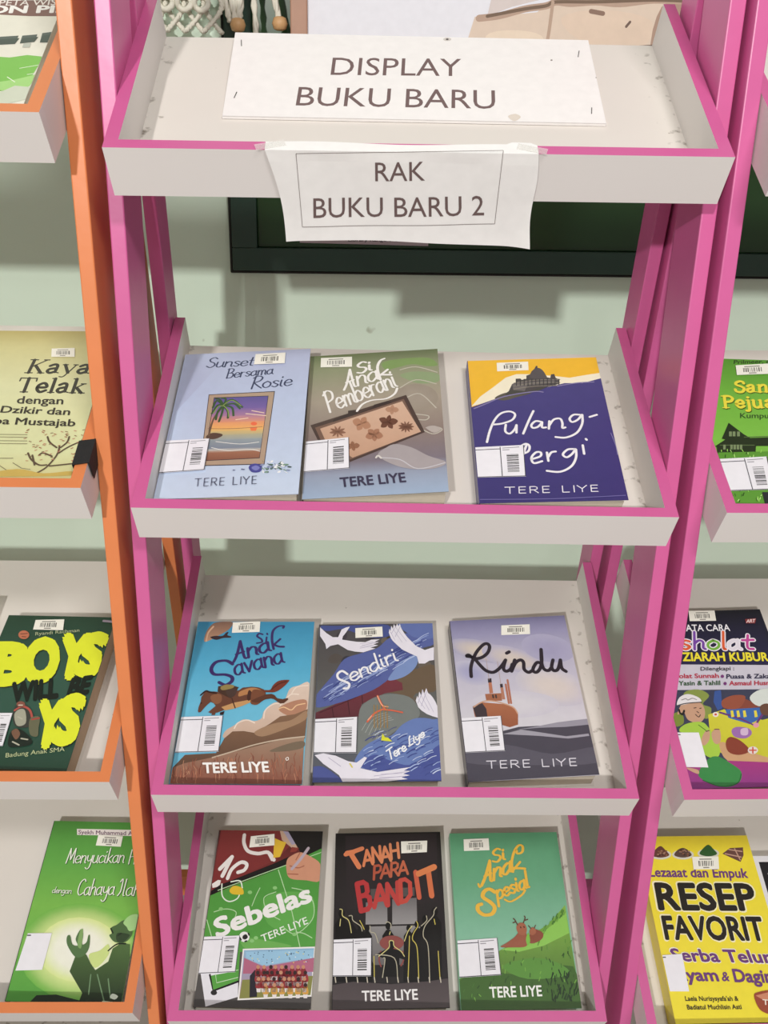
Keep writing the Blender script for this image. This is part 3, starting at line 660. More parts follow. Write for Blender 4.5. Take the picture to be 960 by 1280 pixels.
def sendiri(A):
    A.rows([(0, '#4d4a4e'), (.3, '#5a5756'), (.55, '#666866'), (1, '#5a5d68')])
    for i in range(24):
        x, y = rb.uniform(90, 760), rb.uniform(200, 700); A.blob([(x + rb.uniform(20, 50) * math.cos(t), y + rb.uniform(15, 35) * math.sin(t)) for t in (0, 1.2, 2.4, 3.7, 5)], rb.choice(('#433f45', '#6b6258', '#57504c', '#3b3a42'))); A.z -= A.DZ
    A.up()
    A.blob('440,560 560,470 640,440 745,420 760,560 640,580 600,650 560,590', '#6d5c4a')
    A.poly('60,690 160,650 300,580 460,470 560,520 565,560 460,580 330,640 310,715 60,730', ('#7c3a44', '#5e3038')); A.stroke('90,690 300,600 470,500|160,660 170,720|250,620 260,700|330,585 335,640', 5, '#47242c')
    A.blob('310,720 340,640 460,585 600,600 660,680 640,730 560,770 430,860 330,940 300,900', '#7b807d')
    for r in range(5): A.stroke([(330 + 20 * r, 790 + 14 * r), (380 + 18 * r, 720 + 8 * r), (470 + 10 * r, 690 + 10 * r)], 3, '#a9aca6')
    def wave(pts, c): A.poly(pts, c, True)
    wave('70,660 66,600 110,540 170,470 230,385 330,350 420,320 490,262 600,235 740,235 740,300 660,330 560,430 430,540 300,600 180,640', '#5a66a2')
    wave('480,505 520,440 560,390 640,360 650,400 620,450 560,490', '#7f95c6')
    wave('95,195 180,195 330,190 480,190 490,250 380,262 230,215 130,225', '#4a5590'); wave('540,182 735,176 738,262 640,262 590,235', '#6474ae')
    wave('290,985 340,890 420,840 500,820 560,760 640,722 735,728 775,760 785,1078 600,1085 420,1050', '#6a80b8'); wave('40,1010 110,1000 200,1060 230,1088 44,1092', '#4d5896')
    wave('330,1000 400,930 480,960 600,990 700,930 785,880 785,1080 560,1088', '#4c589a')
    for i in range(110):
        t = rb.random(); x = 90 + 560 * t; y = 600 - 300 * t + rb.uniform(-55, 50); A.stroke([(x, y + 22), (x + 28, y + 2), (x + 62, y - 14)], rb.choice((3, 4, 6)), rb.choice(('#8fa0d0', '#b9c6e6', '#37407c', '#414c8c', '#a7b6dd'))); A.z -= A.DZ
    for i in range(90):
        x, y = rb.uniform(340, 740), rb.uniform(780, 1040); A.stroke([(x, y + 16), (x + 24, y), (x + 50, y - 8)], rb.choice((3, 4, 6)), rb.choice(('#a9bbe2', '#cdd8ee', '#4a5698', '#3f4a8a'))); A.z -= A.DZ
    A.up()
    b = '#eae6f0'
    A.poly('92,205 130,240 165,262 195,262 215,218 240,206 262,202 240,235 222,258 218,276 300,288 350,290 385,276 432,274 402,290 428,290 396,304 424,308 380,322 408,326 340,348 290,344 250,335 195,302 150,312 128,330 122,300 92,255', b)
    A.poly('484,236 488,212 494,228 498,196 508,214 513,186 524,206 530,182 540,200 547,184 556,212 572,238 590,262 640,312 690,335 742,318 742,392 715,396 690,412 655,412 645,372 600,352 560,332 530,305 508,284 496,268', b)
    A.poly('638,624 646,596 652,610 658,572 668,594 676,558 686,584 698,552 708,580 722,590 735,605 750,630 764,655 764,722 730,712 700,700 670,680 652,662', b)
    A.poly('60,935 110,925 180,938 252,970 300,978 345,945 360,950 322,1010 420,1032 520,1016 606,1004 570,1024 608,1026 566,1042 604,1050 556,1062 592,1072 480,1090 220,1090 200,1050 160,1020 110,985', b)
    for t in ('494,232 520,280', '508,214 560,290', '524,206 585,285', '650,612 690,670', '668,594 715,680', '686,584 740,690', '395,290 320,300', '390,306 320,318', '560,1040 440,1044', '550,1060 430,1062'): A.stroke(t, 2.5, '#bdb6cc', False); A.z -= A.DZ
    A.up()
    for t in ('330,310 420,290', '320,325 400,310', '500,240 530,190', '520,260 550,200', '650,640 680,565', '670,655 700,570', '400,1055 590,1030', '380,1075 580,1055', '140,950 210,1000'): A.stroke(t, 3, '#b7b0c6', False)
    A.stroke('262,985 275,1005', 8, '#e0d060')
    A.stroke('362,745 400,700 440,678 462,670|462,672 440,640 420,598|450,676 500,680 562,692', 12, '#dc6a50', nib=.7); A.stroke('420,600 445,650 480,660|365,735 385,712', 6, '#f0b08c')
    for x in (400, 418, 436, 456, 474): A.stroke([(x, 650), (x + 2, 780)], 4, '#b08a4c', False)
    A.poly('440,852 448,812 462,834 480,836 504,858 470,856', '#dfe03a')
    A.stroke('248,474 218,456 192,474 198,500 232,515 258,530 252,552 228,556', 14, '#f5f3f7'); A.pen('endiri', (268, 520), (545, 392), (236, 432), 12, '#f5f3f7', nib=.8)
    A.pen('Tere', (486, 966), (588, 906), (468, 910), 8, '#f6f7fb'); A.pen('Liye', (596, 890), (690, 826), (590, 838), 8, '#f6f7fb')
book('sendiri', 'novel with dark blue waves and flying white birds, right of the horse novel', G2, '#5a5d68', sendiri, (380, 740, 4.57),
     sticker='293,212 447,203 450,260 294,268', call='58,732 307,718 301,925 48,926')

def rindu(A):
    A.rows([(0, '#7d7a9e'), (.1, '#9a97b8'), (.3, '#c0bccf'), (.55, '#cfcbd6'), (.66, '#d6d3da'), (1, '#d6d3da')])
    A.soft((180, 262), 150, 46, '#d8cbbd', '#aeabc4', .22); A.soft((330, 300), 150, 50, '#d6cac0', '#b9b5cb', .3); A.soft((480, 250), 120, 60, '#a6a2c2', '#b0adc8', .2)
    A.soft((500, 420), 170, 80, '#ddd2cb', '#cbc7d3', .25); A.soft((140, 360), 90, 50, '#a9a8ca', '#c3c0d2', .3); A.soft((330, 500), 200, 60, '#d9d6dc', '#d0ccd7')
    A.poly('90,648 280,618 350,600 500,592 590,575 662,572 720,812 116,856', ('#504d58', '#474450')); A.poly('340,612 420,600 520,580 600,570 658,564 662,590 560,600 440,604', '#9d9aa6')
    A.poly('280,632 360,612 430,622 560,642 660,630 664,640 570,652 440,640', '#a5a2ad'); A.blob('120,690 300,680 500,720 690,690 700,760 400,770 120,760', '#5b5864')
    A.poly('145,510 180,490 300,500 332,520 347,545 347,590 310,602 155,555', ('#b07050', '#9a5c42')); A.poly('145,510 188,494 206,520 212,562 160,556', '#443a3e')
    A.poly('200,454 272,450 276,484 206,486', '#a86c50'); A.stroke('150,512 190,488 240,486 320,510 345,540', 6, '#cfa48a')
    A.poly('215,402 229,400 236,450 220,452', '#bb7a60'); A.poly('212,386 228,384 230,402 214,404', '#3a3038'); A.poly('268,424 280,422 290,478 276,478', '#b98068'); A.poly('266,410 278,408 280,424 268,426', '#3a3038')
    A.stroke('292,412 306,495|300,392 316,495', 9, '#b5745c', False); A.stroke('205,300 218,390|255,310 270,410', 2, '#b59a90', False); A.stroke('235,460 237,470|248,460 250,470', 8, '#4c3a3a', False)
    k = '#2e2730'
    A.stroke('139,377 137,339 146,303 163,267 191,236 210,231 220,244 213,269 191,289 163,297 138,289 118,286 127,281 143,292|154,297 177,325 204,350 235,358 260,344 279,322 291,303|291,303 282,339 293,353 313,344 321,322|296,273 307,267|332,303 318,353|318,353 335,317 357,303 371,314 374,344 393,358 410,350|452,319 432,314 418,331 413,350 427,358 443,344 452,311 449,256|449,256 452,317 463,344 482,350 493,339|502,303 496,333 505,350 524,344 535,303|535,303 541,339 560,354', 16, k)
    A.pen('TERE LIYE', (209, 785), (622, 772), (207, 753), 4.4, '#dedbe4', CAPS, False)
book('rindu', 'lilac grey novel with an orange steamship and brush-written title', G2, '#a5a2bc', rindu, (550, 740, 3.556), spine='#3a3644',
     sticker='272,150 398,145 400,188 272,193', call='94,562 272,552 290,708 108,717')

def sebelas(A):
    A.rows([(0, '#4f2323'), (.3, '#7b3030'), (.6, '#5c5856'), (1, '#514d4c')])
    A.poly('345,150 700,145 720,200 620,300 300,450', '#7d3131')
    A.stroke('462,175 460,215 480,255 530,268 580,262 610,300', 18, '#e4dcd8'); A.stroke('580,262 600,300', 12, '#e4dcd8')
    A.poly('640,150 700,160 770,235 700,240 650,200', '#c8a892'); A.poly('655,155 690,160 735,215 700,225', '#a9a0b8'); A.poly('612,190 645,205 672,212 640,285 606,290', '#e0b73a')
    A.poly('680,155 860,145 856,222 742,262', '#1d1a1b'); A.poly('700,235 735,240 720,258 690,262', '#8a3a34')
    w = '#ebe5e1'
    A.stroke('340,345 400,285|400,285 352,380', 20, w, False); A.stroke('378,392 400,345 445,312 474,322 462,350 430,362', 18, w); A.poly('303,440 300,420 330,400 345,402 338,432', w)
    A.poly('296,455 340,425 600,322 856,210 856,245 600,358 400,430 292,478', '#1a1718')
    A.poly('292,478 400,432 600,358 856,243 838,740 440,760 432,908 308,958 258,690', ('#4d9440', '#5aa446'))
    A.blob('560,500 660,460 800,480 800,600 700,660 580,620', '#63ab50'); A.blob('450,690 560,700 700,730 600,745 470,745', '#6fb056')
    g = '#b9dcaa'
    A.stroke('330,452 600,352 850,262|632,350 700,560 740,735|275,600 300,690|320,880 430,850', 4, g, False)
    A.stroke('620,460 560,490 580,560 640,600|660,640 720,670 800,600 808,520 770,460 700,440|310,560 370,545 420,560 410,600|720,660 760,668 800,690|540,440 520,480 500,530', 4, g)
    for x, y in ((490, 462), (345, 545), (615, 440), (660, 505), (712, 672), (500, 705), (520, 690)): A.disc((x, y), 11, 9, '#8fc77c')
    A.blob('672,345 676,300 700,278 742,262 790,282 842,322 838,405 770,402 690,392', '#cf9478'); A.stroke('690,330 730,340 760,330|680,370 730,372|740,265 720,300', 6, '#a96a54'); A.stroke('782,242 740,300 700,345', 15, '#b9a9b4')
    A.stroke('350,420 352,480 385,508 430,490 445,440|395,410 440,405 452,440', 6, '#e6f0e0'); A.blob('388,452 410,430 450,440 458,470 430,474 400,470', '#e3bd35')
    A.text('Sebelas', (328, 688), (800, 505), (308, 600), '#f3f1ee', .035)
    A.text('TERE LIYE', (553, 712), (782, 618), (543, 678), '#edf3e8', .01)
    A.disc((462, 685), 26, 26, '#f0efee'); A.blob('455,680 470,672 480,686 468,698 454,694', '#242224'); A.stroke('440,690 446,700|482,668 486,676|466,708 474,706', 7, '#242224')
    A.poly('244,868 420,858 432,905 430,985 268,1034', '#e9e7ee'); A.poly('290,880 308,950 432,905 430,860 420,856', '#5aa446'); A.stroke('290,875 306,955 432,908', 9, '#1a1718', False); A.disc((310, 964), 16, 13, '#2c2a2b'); A.stroke('318,870 324,915 430,888', 3, '#cfe6c4', False)
    A.poly('455,745 817,734 798,984 428,1002', '#f2efec')
    A.poly('461,752 811,742 793,976 437,994', ('#8fb9d8', '#b77f8e')); A.poly('461,790 560,835 811,790 806,860 455,870', '#b56a84'); A.poly('452,900 805,880 793,976 437,994', '#8a8a4c')
    A.poly('470,760 810,750 806,790 660,812 560,830 470,790', '#9cc6e2')
    for i in range(46):
        A.disc((rb.uniform(480, 800), rb.uniform(756, 815)), 3, 3, rb.choice(('#e7d26a', '#5a6a8a', '#f0f0f0', '#34506e')), 6); A.z -= A.DZ
    A.up(); A.poly('490,880 515,850 530,870 525,985 488,988', '#2a2630')
    for row, (y, n, c) in enumerate(((840, 9, '#8f3038'), (868, 11, '#a2383c'), (900, 10, '#983238'), (930, 6, '#d9a24c'))):
        for i in range(n):
            x = 535 + i * 250 / n + rb.uniform(-6, 6) + (30 if row == 3 else 0); A.blob([(x - 14, y + 40), (x - 10, y + 5), (x + 10, y + 5), (x + 14, y + 40)], c); A.disc((x, y - 4), 9, 10, rb.choice(('#3a2626', '#c88f70'))); A.z -= 2 * A.DZ
            A.poly([(x - 11, y + 42), (x + 11, y + 42), (x + 9, y + 62), (x - 9, y + 62)], '#ece4e2'); A.z -= A.DZ
    A.up(); A.z += 2 * A.DZ
book('sebelas', 'green football novel with a hand drawing on a tactics board', G3, '#514d4c', sebelas, (190, 1000, 4),
     sticker='495,183 613,171 613,228 487,239', call='262,685 441,679 418,862 227,870')

def bandit(A):
    A.rows([(0, '#1c191a'), (.4, '#2a2527'), (.7, '#221e20'), (1, '#2b2728')])
    A.poly('150,165 690,150 700,560 160,600', '#2c2528')
    A.poly('272,560 398,545 400,688 270,690', ('#6f6b6d', '#9a9798')); A.poly('428,540 572,532 576,686 428,690', ('#6f6b6d', '#9a9798')); A.poly('300,702 585,696 640,760 600,930 320,930 260,800', ('#8f8c8d', '#6a6566')); A.poly('300,480 560,470 560,520 300,540', '#55504f')
    o0, o1 = '#dd8258', '#c8643f'
    A.pen('T', (212, 352), (250, 345), (160, 268), 30, o0, CAPS, False); A.stroke('152,275 250,240', 26, o0, False)
    A.pen('ANAH', (258, 338), (472, 298), (252, 250), 17, (o0, '#d98b62'), CAPS, False, bounce=.5)
    A.pen('PARA', (314, 424), (520, 390), (318, 345), 15, ('#b0543f', '#c46a4c'), CAPS, False)
    A.pen('B', (236, 612), (310, 592), (212, 452), 30, '#b8393c', CAPS, False); A.pen('AN', (322, 588), (470, 566), (318, 462), 26, '#bd4340', CAPS, False); A.pen('D', (474, 560), (545, 540), (468, 432), 26, '#c44c42', CAPS, False)
    A.stroke('566,380 588,530', 28, '#cc6148', False); A.stroke('640,365 662,520', 32, '#d6744c', False); A.stroke('584,390 676,350', 36, '#dd8352', False)
    blk = '#0d0b0c'; ol = '#cdbd5c'
    def man(x, y, s, h, c=ol):
        A.disc((x, y), 17 * s, 24 * s, blk); A.poly([(x - 36 * s, y + 60 * s), (x - 12 * s, y + 24 * s), (x + 12 * s, y + 24 * s), (x + 36 * s, y + 60 * s), (x + 38 * s, h), (x - 38 * s, h)], blk)
    for x, y, s in ((280, 712, .8), (235, 694, .9), (182, 662, 1), (128, 625, 1.05), (525, 712, .8), (575, 690, .9), (622, 660, 1), (680, 615, 1.1)): man(x, y, s, 1030)
    man(404, 700, .95, 800)
    A.disc((425, 800), 72, 44, '#8d4a46'); A.stroke('360,850 350,900 362,940|490,850 495,900 480,935', 8, '#8d4a46'); A.disc((424, 812), 18, 28, blk); A.poly('330,872 385,840 424,832 470,845 520,878 500,900 470,890 470,1000 370,1000 385,895', blk)
    for t in ('118,600 132,605 134,640 170,668 186,740|122,660 118,700', '172,640 190,640 196,668 240,700 250,730', '236,668 248,690 262,720', '296,700 300,735 326,745 345,800', '390,680 404,676 420,690 418,712', '412,750 416,735|348,880 385,850 410,825 412,790 434,790 440,820 480,850 500,880', '330,870 440,890 460,1010|375,890 385,900 370,1005', '545,700 520,735 500,790', '572,672 580,700 556,740 548,780 575,830 585,1010', '630,640 632,668 600,700|690,590 676,610 670,640 622,700 612,760 640,820 650,1020', '676,660 682,690|530,760 528,840 522,1010|700,850 712,1030', '320,880 322,1010'):
        A.stroke(t, 5, rb.choice((ol, '#b7b09a', '#d6cb86')))
    A.poly('64,1050 200,1030 420,1045 640,1028 768,1010 772,1182 58,1208', ('#4d4446', '#5a5052'))
    for x in (90, 155, 220, 278, 322, 396, 460, 520, 580, 646, 712): A.stroke([(x, 1005), (x + 4, 1034)], 6, '#c8bfae', False); A.z -= A.DZ
    A.up()
    A.text('TERE LIYE', (250, 1146), (580, 1135), (248, 1086), '#f1eeee', .02)
book('bandit', 'black novel with rough orange and red title above dark silhouettes of men', G3, '#221e20', bandit, (400, 1010, 4.74),
     sticker='480,200 635,195 633,263 482,270', call='80,782 307,772 305,998 70,1000')

def spesial(A):
    A.rows([(0, '#5b9a72'), (.3, '#6aa983'), (.6, '#86bda0'), (.7, '#8cc2a5'), (1, '#6aa983')])
    A.poly('88,820 190,760 292,680 430,610 520,560 600,465 690,960 100,975', ('#86b84c', '#35502c'))
    A.poly('290,680 430,640 540,560 605,500 620,600 500,660 380,690', '#8fc95a'); A.blob('92,830 240,790 420,800 640,760 690,960 100,975', '#44682f'); A.blob('300,760 440,720 560,740 620,800 420,820', '#5f9440')
    for i in range(110):
        x, y = rb.uniform(110, 650), rb.uniform(640, 930)
        if y < 1090 - x * 1.0 and y < 690: continue
        A.stroke([(x, y), (x + rb.uniform(-9, 9), y - rb.uniform(8, 20))], 4, rb.choice(('#5c8f3c', '#3b5c2c', '#78ac4a', '#2f4a26', '#4a7434'))); A.z -= A.DZ
    for i in range(40):
        x, y = rb.uniform(520, 660), rb.uniform(800, 930); A.stroke([(x, y), (x + rb.uniform(-12, 12), y - 26)], 5, rb.choice(('#22361f', '#2b4226'))); A.z -= A.DZ
    for i in range(30):
        t = rb.random(); x, y = 480 + 120 * t, 590 - 110 * t + rb.uniform(0, 30); A.stroke([(x, y), (x + 6, y - 14)], 5, rb.choice(('#4d8034', '#72aa48'))); A.z -= A.DZ
    A.up()
    y = '#eebb48'
    A.pen('Si', (252, 266), (318, 245), (246, 205), 13, y, nib=.6); A.stroke('350,306 344,262 356,210 378,180 396,186 394,212 372,220 366,204', 13, y, nib=.6); A.pen('Ana', (200, 372), (345, 306), (205, 270), 15, y, nib=.6); A.stroke('350,300 384,260|352,290 384,290 408,292', 11, y)
    A.stroke('200,372 190,380 184,366', 10, y); A.stroke('262,404 236,390 212,402 206,428 240,452 262,478 250,508 212,514 184,494 182,470 200,462', 20, y, nib=.7); A.pen('pesial', (275, 440), (432, 378), (262, 360), 13, y, nib=.6); A.stroke('310,440 340,450 390,420 408,395', 11, y, nib=.6)
    A.blob('290,668 320,648 356,622 378,598 404,588 418,620 414,664 350,670', '#9b5a44'); A.blob('374,600 366,572 380,552 404,556 416,580 412,604 394,612', '#a7664c'); A.stroke('372,562 360,540 352,532|400,552 408,528 404,520|362,548 350,552|408,540 420,536', 5, '#5f3a2e'); A.stroke('386,572 388,576|402,570 404,574', 5, '#2c1c1a')
    A.blob('425,645 430,610 440,588 462,584 494,602 488,630 452,650', '#8d4f3c'); A.blob('428,596 440,574 456,580 460,600 440,612', '#a7664c'); A.stroke('436,580 424,566|452,578 458,564', 4, '#5f3a2e'); A.blob('412,630 424,600 432,640 420,660', '#7fbf4e')
    A.text('TERE LIYE', (240, 911), (490, 903), (236, 861), '#f4f6f0', .02)
book('spesial', 'green novel with yellow lettering and two deer on a slope', G3, '#6aa983', spesial, (550, 1010, 3.84),
     sticker='113,152 233,147 237,204 115,208', call='83,638 275,625 294,803 93,816')

# --- books on the orange rack
GL, GR = 'books on the orange rack', 'books on the right-hand pink rack'
def kaya(A):
    A.rows([(0, '#b8a868'), (.12, '#d0c890'), (.4, '#dcdcae'), (.8, '#d9dcaa'), (1, '#cfc488')])
    k = '#3b342d'
    def ser(t, p0, p1, p2, w): A.pen(t, p0, p1, p2, w, k, SERIF)
    ser('Kaya', (112, 318), (414, 322), (142, 258), 16); ser('Telak', (68, 406), (388, 412), (94, 342), 16)
    def it(t, p0, p1, p2, b=.02): A.text(t, p0, p1, p2, k, b)
    it('dengan', (78, 460), (290, 464), (84, 427)); it('Dzikir dan', (2, 502), (320, 514), (12, 472)); it('Doa Mustajab', (-88, 553), (345, 566), (-80, 522))
    for y in (603, 615, 632, 645): A.stroke([(-60, y), (125, y + 2)], 4, '#8c8466', False)
    A.stroke('-60,714 60,714', 4, '#7c745c', False); A.stroke('60,735 100,760 140,765|-10,742 40,775', 3, '#7c745c', False)
    t = '#5e4c3c'
    A.stroke('165,785 215,755 262,700 275,660|272,690 320,660 400,625|262,665 230,640 220,615|280,665 310,640 320,615|215,745 180,745 145,720 130,690|240,705 200,690 180,700|230,750 280,745 345,738|160,745 150,700', 8, t)
    for i in range(70):
        x, y = rb.uniform(110, 390), rb.uniform(585, 730)
        if y > 585 + abs(x - 260) * .5 or True: A.stroke([(x, y), (x + 9, y + rb.uniform(-5, 5))], 4, rb.choice(('#a5604a', '#b98a6c', '#8a6a50', '#c48a74'))); A.z -= A.DZ
    A.up(); A.blob('-80,790 80,765 200,785 330,775 340,795 -80,800', '#c9ac5a')
book('kaya', 'cream book with a dark serif title and a bare tree, on the orange rack', GL, '#d6d4a4', kaya, (0, 380, 3.69),
     sticker='240,210 346,207 346,248 238,248')

def boys(A):
    A.rows([(0, '#24402f'), (.4, '#35584a'), (.7, '#34584a'), (1, '#20402f')])
    y = '#e6ee35'; k = '#16201b'
    def word(ch, x0, x1, yb, yt, sk, b=.075):
        A.text(ch, (x0 + 3, yb + 5), (x1 + 3, yb + 5), (x0 + sk + 3, yt + 5), k, b); A.text(ch, (x0, yb), (x1, yb), (x0 + sk, yt), y, b)
    word('B', -48, 100, 640, 468, 42); word('O', 108, 250, 628, 448, 30); word('Y', 262, 382, 610, 430, 40); word('S', 352, 452, 598, 425, 46)
    A.text('WILL', (55, 730), (265, 708), (62, 646), k, .065); A.text('BE', (312, 702), (404, 690), (336, 624), k, .065)
    word('Y', 158, 268, 928, 736, 36); word('S', 246, 342, 912, 712, 52)
    A.blob('62,780 85,735 115,740 150,775 160,830 120,850 70,840', '#3e3f3a'); A.blob('68,790 92,765 118,772 120,830 80,840', '#a9a896'); A.stroke('70,770 105,752 140,770 152,815', 9, '#b5554c'); A.disc((98, 742), 20, 14, '#8a5548'); A.stroke('88,746 106,746', 4, '#e8e0d0')
    A.blob('140,810 185,800 180,850 175,890 140,880', '#6a6a52'); A.stroke('150,812 182,806', 8, '#a9493f'); A.blob('40,905 60,860 100,860 145,900 140,930 50,940', '#1b2620'); A.blob('55,870 80,855 95,880 75,905', '#7d5b48'); A.stroke('100,900 130,905|60,915 90,930|85,800 105,810', 6, '#b9b7a4')
    A.disc((112, 422), 25, 20, '#c07255'); A.stroke('98,418 128,416|104,430 122,432', 4, '#5c2f28')
    A.text('Ryandi Rachman', (165, 425), (368, 408), (166, 410), '#b9c19a', 0); A.text('Badung Anak SMA', (28, 988), (300, 958), (30, 968), '#c6cf9e', 0)
    A.stroke('480,358 520,362', 12, '#9a8f9c', False)
book('boys', 'dark green book with huge yellow title letters and thick brown page edges', GL, '#2c4c3c', boys, (0, 680, 3.69), pages='oldpages', spine='#24402f',
     sticker='167,354 299,351 293,401 155,398', call='-60,783 62,783 16,936 -80,936')

def menyucikan(A):
    A.rows([(0, '#4f8f3e'), (.25, '#64a94c'), (.5, '#7dbb52'), (1, '#58a044')])
    A.soft((370, 775), 285, 225, '#dcea9c', '#74b64e', flat=.45); A.soft((365, 765), 190, 150, '#f6f5ea', '#dcea9c', flat=.35)
    A.poly('355,207 700,214 700,242 356,235', '#efe6e2'); A.text('Syekh Muhammad Amin', (362, 231), (655, 238), (363, 213), '#6a4a62', .015)
    for d, c, w in ((2.5, '#2f5a2a', 6), (0, '#f4f6ea', 5)):
        A.pen('Menyucikan', (303 + d, 366 + d), (572 + d, 364 + d), (322 + d, 298 + d), w, c, nib=.45); A.pen('Hati', (590 + d, 370 + d), (690 + d, 370 + d), (604 + d, 305 + d), w, c, nib=.45)
        A.pen('dengan', (240 + d, 502 + d), (330 + d, 506 + d), (248 + d, 475 + d), w * .5, c); A.pen('Cahaya', (352 + d, 514 + d), (526 + d, 512 + d), (372 + d, 440 + d), w, c, nib=.45); A.pen('Ilahi', (540 + d, 516 + d), (664 + d, 516 + d), (558 + d, 440 + d), w, c, nib=.45)
    dk = '#2c3a28'
    A.poly('322,865 350,790 370,760 400,790 420,830 440,860 500,820 520,760 560,735 600,740 630,800 580,1020 360,1022 380,965', ('#53703f', '#1f2a1e')); A.poly('140,1005 170,975 260,972 380,1002 420,1015 580,1000 570,1030 140,1010', '#243022')
    A.blob('410,790 440,850 500,790 500,740 460,770', '#cfe08e'); A.blob('312,745 310,705 325,700 335,740 360,745 350,715 372,672 385,690 380,740 400,730 408,700 416,702 412,755 390,790 350,800', '#57774a')
    A.blob('358,740 370,680 384,672 380,730 372,760', '#86aa68'); A.blob('505,700 516,690 512,665 540,650 570,630 600,640 612,690 580,730 530,730', '#4d6a40'); A.blob('540,690 580,690 600,700 570,730 540,725', '#31452b'); A.blob('570,640 600,608 640,605 640,660 600,680 585,660', '#a9d38e'); A.stroke('512,668 522,688|545,700 560,690', 6, '#1f2b1d')
    A.stroke('500,770 540,740 580,738', 6, '#1b241a'); A.stroke('450,880 470,960 480,1000|500,900 510,990|420,880 410,970', 5, '#71906a'); A.blob('508,985 520,968 545,980 530,995', '#e6efe0'); A.stroke('475,1005 520,1010', 7, '#b9cbb0')
book('meny', 'bright green book with white script and man raising hands in glow', GL, '#64a94c', menyucikan, (0, 980, 3.69), spine='#1d2a1c',
     sticker='455,236 568,243 558,291 443,285', call='130,690 241,689 196,858 73,862', plain=True)

def onpi(A):
    A.rows([(0, '#7a4a44'), (.38, '#7a4a44'), (1, '#e6e2d2')])
    A.poly('-600,60 0,60 120,66 300,66 300,440 -600,440', '#e9e6d8'); A.poly('-600,-100 300,-100 300,62 120,64 0,56 -600,56', '#7b4a45')
    A.text('PETA WISATA', (-5, 24), (330, 20), (2, 2), '#f0e6e0', .01); A.text('BON PIN', (-105, 54), (292, 52), (-96, 26), '#f8f4f0', .04)
    A.poly('-600,232 -100,222 40,232 110,222 215,228 200,262 120,320 40,360 -80,380 -600,380', '#7cbf4a'); A.blob('-40,340 60,320 160,300 120,345 40,370', '#a5d67c')
    A.stroke('80,275 190,262|110,300 165,295|30,310 60,330', 4, '#e8f2da', False); A.poly('-20,380 60,345 150,350 130,400 0,425', '#cfd3c0')
    for q in ('-10,150 75,145 60,178 -20,182', '90,145 150,140 138,170 80,176', '170,135 235,130 228,172 160,172'): A.poly(q, '#4c5450'); A.poly([(x + 4, y + 10) for x, y in PT(q)][:2] + PT(q)[2:], '#39423c')
    A.poly('95,176 125,174 120,192 90,192', '#b9bdb2')
book('onpi', 'white and green travel map book with a maroon band, top left on the orange rack', GL, '#e6e2d2', onpi, (0, 0, 3.2))

# --- books on the right-hand rack
def sanpeju(A):
    A.rows([(0, '#5b9636'), (.3, '#77b844'), (.6, '#82c24c'), (1, '#6aac3e')])
    A.text('Prilmeer, dkk', (708, 300), (930, 296), (710, 282), '#2f3a22', .02)
    for t, p0, p1, p2 in (('Santri', (712, 442), (1000, 440), (708, 388)), ('Pejuang', (652, 520), (1040, 520), (644, 462))):
        A.pen(t, (p0[0] + 3, p0[1] + 4), (p1[0] + 3, p1[1] + 4), (p2[0] + 3, p2[1] + 4), 17, '#3f5c22', SERIF); A.pen(t, p0, p1, p2, 16, '#f0e04a', SERIF)
    A.text('Kumpulan Cerpen', (740, 572), (1110, 574), (740, 547), '#35482a', .005)
    h = '#28331f'
    A.poly('648,675 682,596 760,655 790,672 1100,660 1100,712 820,712 812,745 618,745 622,718 600,712 665,680', h); A.stroke('760,668 880,664|640,708 810,708', 5, '#5a6e44', False)
    for x in (684, 702, 724): A.poly([(x, 640), (x + 14, 640), (x + 14, 664), (x, 664)], '#7d8f66')
    for x in (655, 690, 706, 722, 738): A.poly([(x, 706), (x + 12, 706), (x + 12, 730), (x, 730)], '#7d8f66')
    A.poly('618,745 1100,735 1150,1010 700,1010', '#5f9a38')
    for i in range(130):
        x, y = rb.uniform(625, 960), rb.uniform(738, 1000); A.stroke([(x, y), (x + rb.uniform(-8, 8), y - rb.uniform(6, 16))], 4, rb.choice(('#9bd860', '#3f6a28', '#b7e884', '#2c4a20'))); A.z -= A.DZ
    A.up(); A.poly('848,945 900,945 910,1002 862,1002', '#2a2c30')
book('sanpeju', 'green book with yellow serif letters and a dark traditional house, on the right-hand rack', GR, '#77b844', sanpeju, (740, 380, 4),
     sticker='716,312 880,303 886,354 722,360', call='636,780 872,768 905,932 690,940')

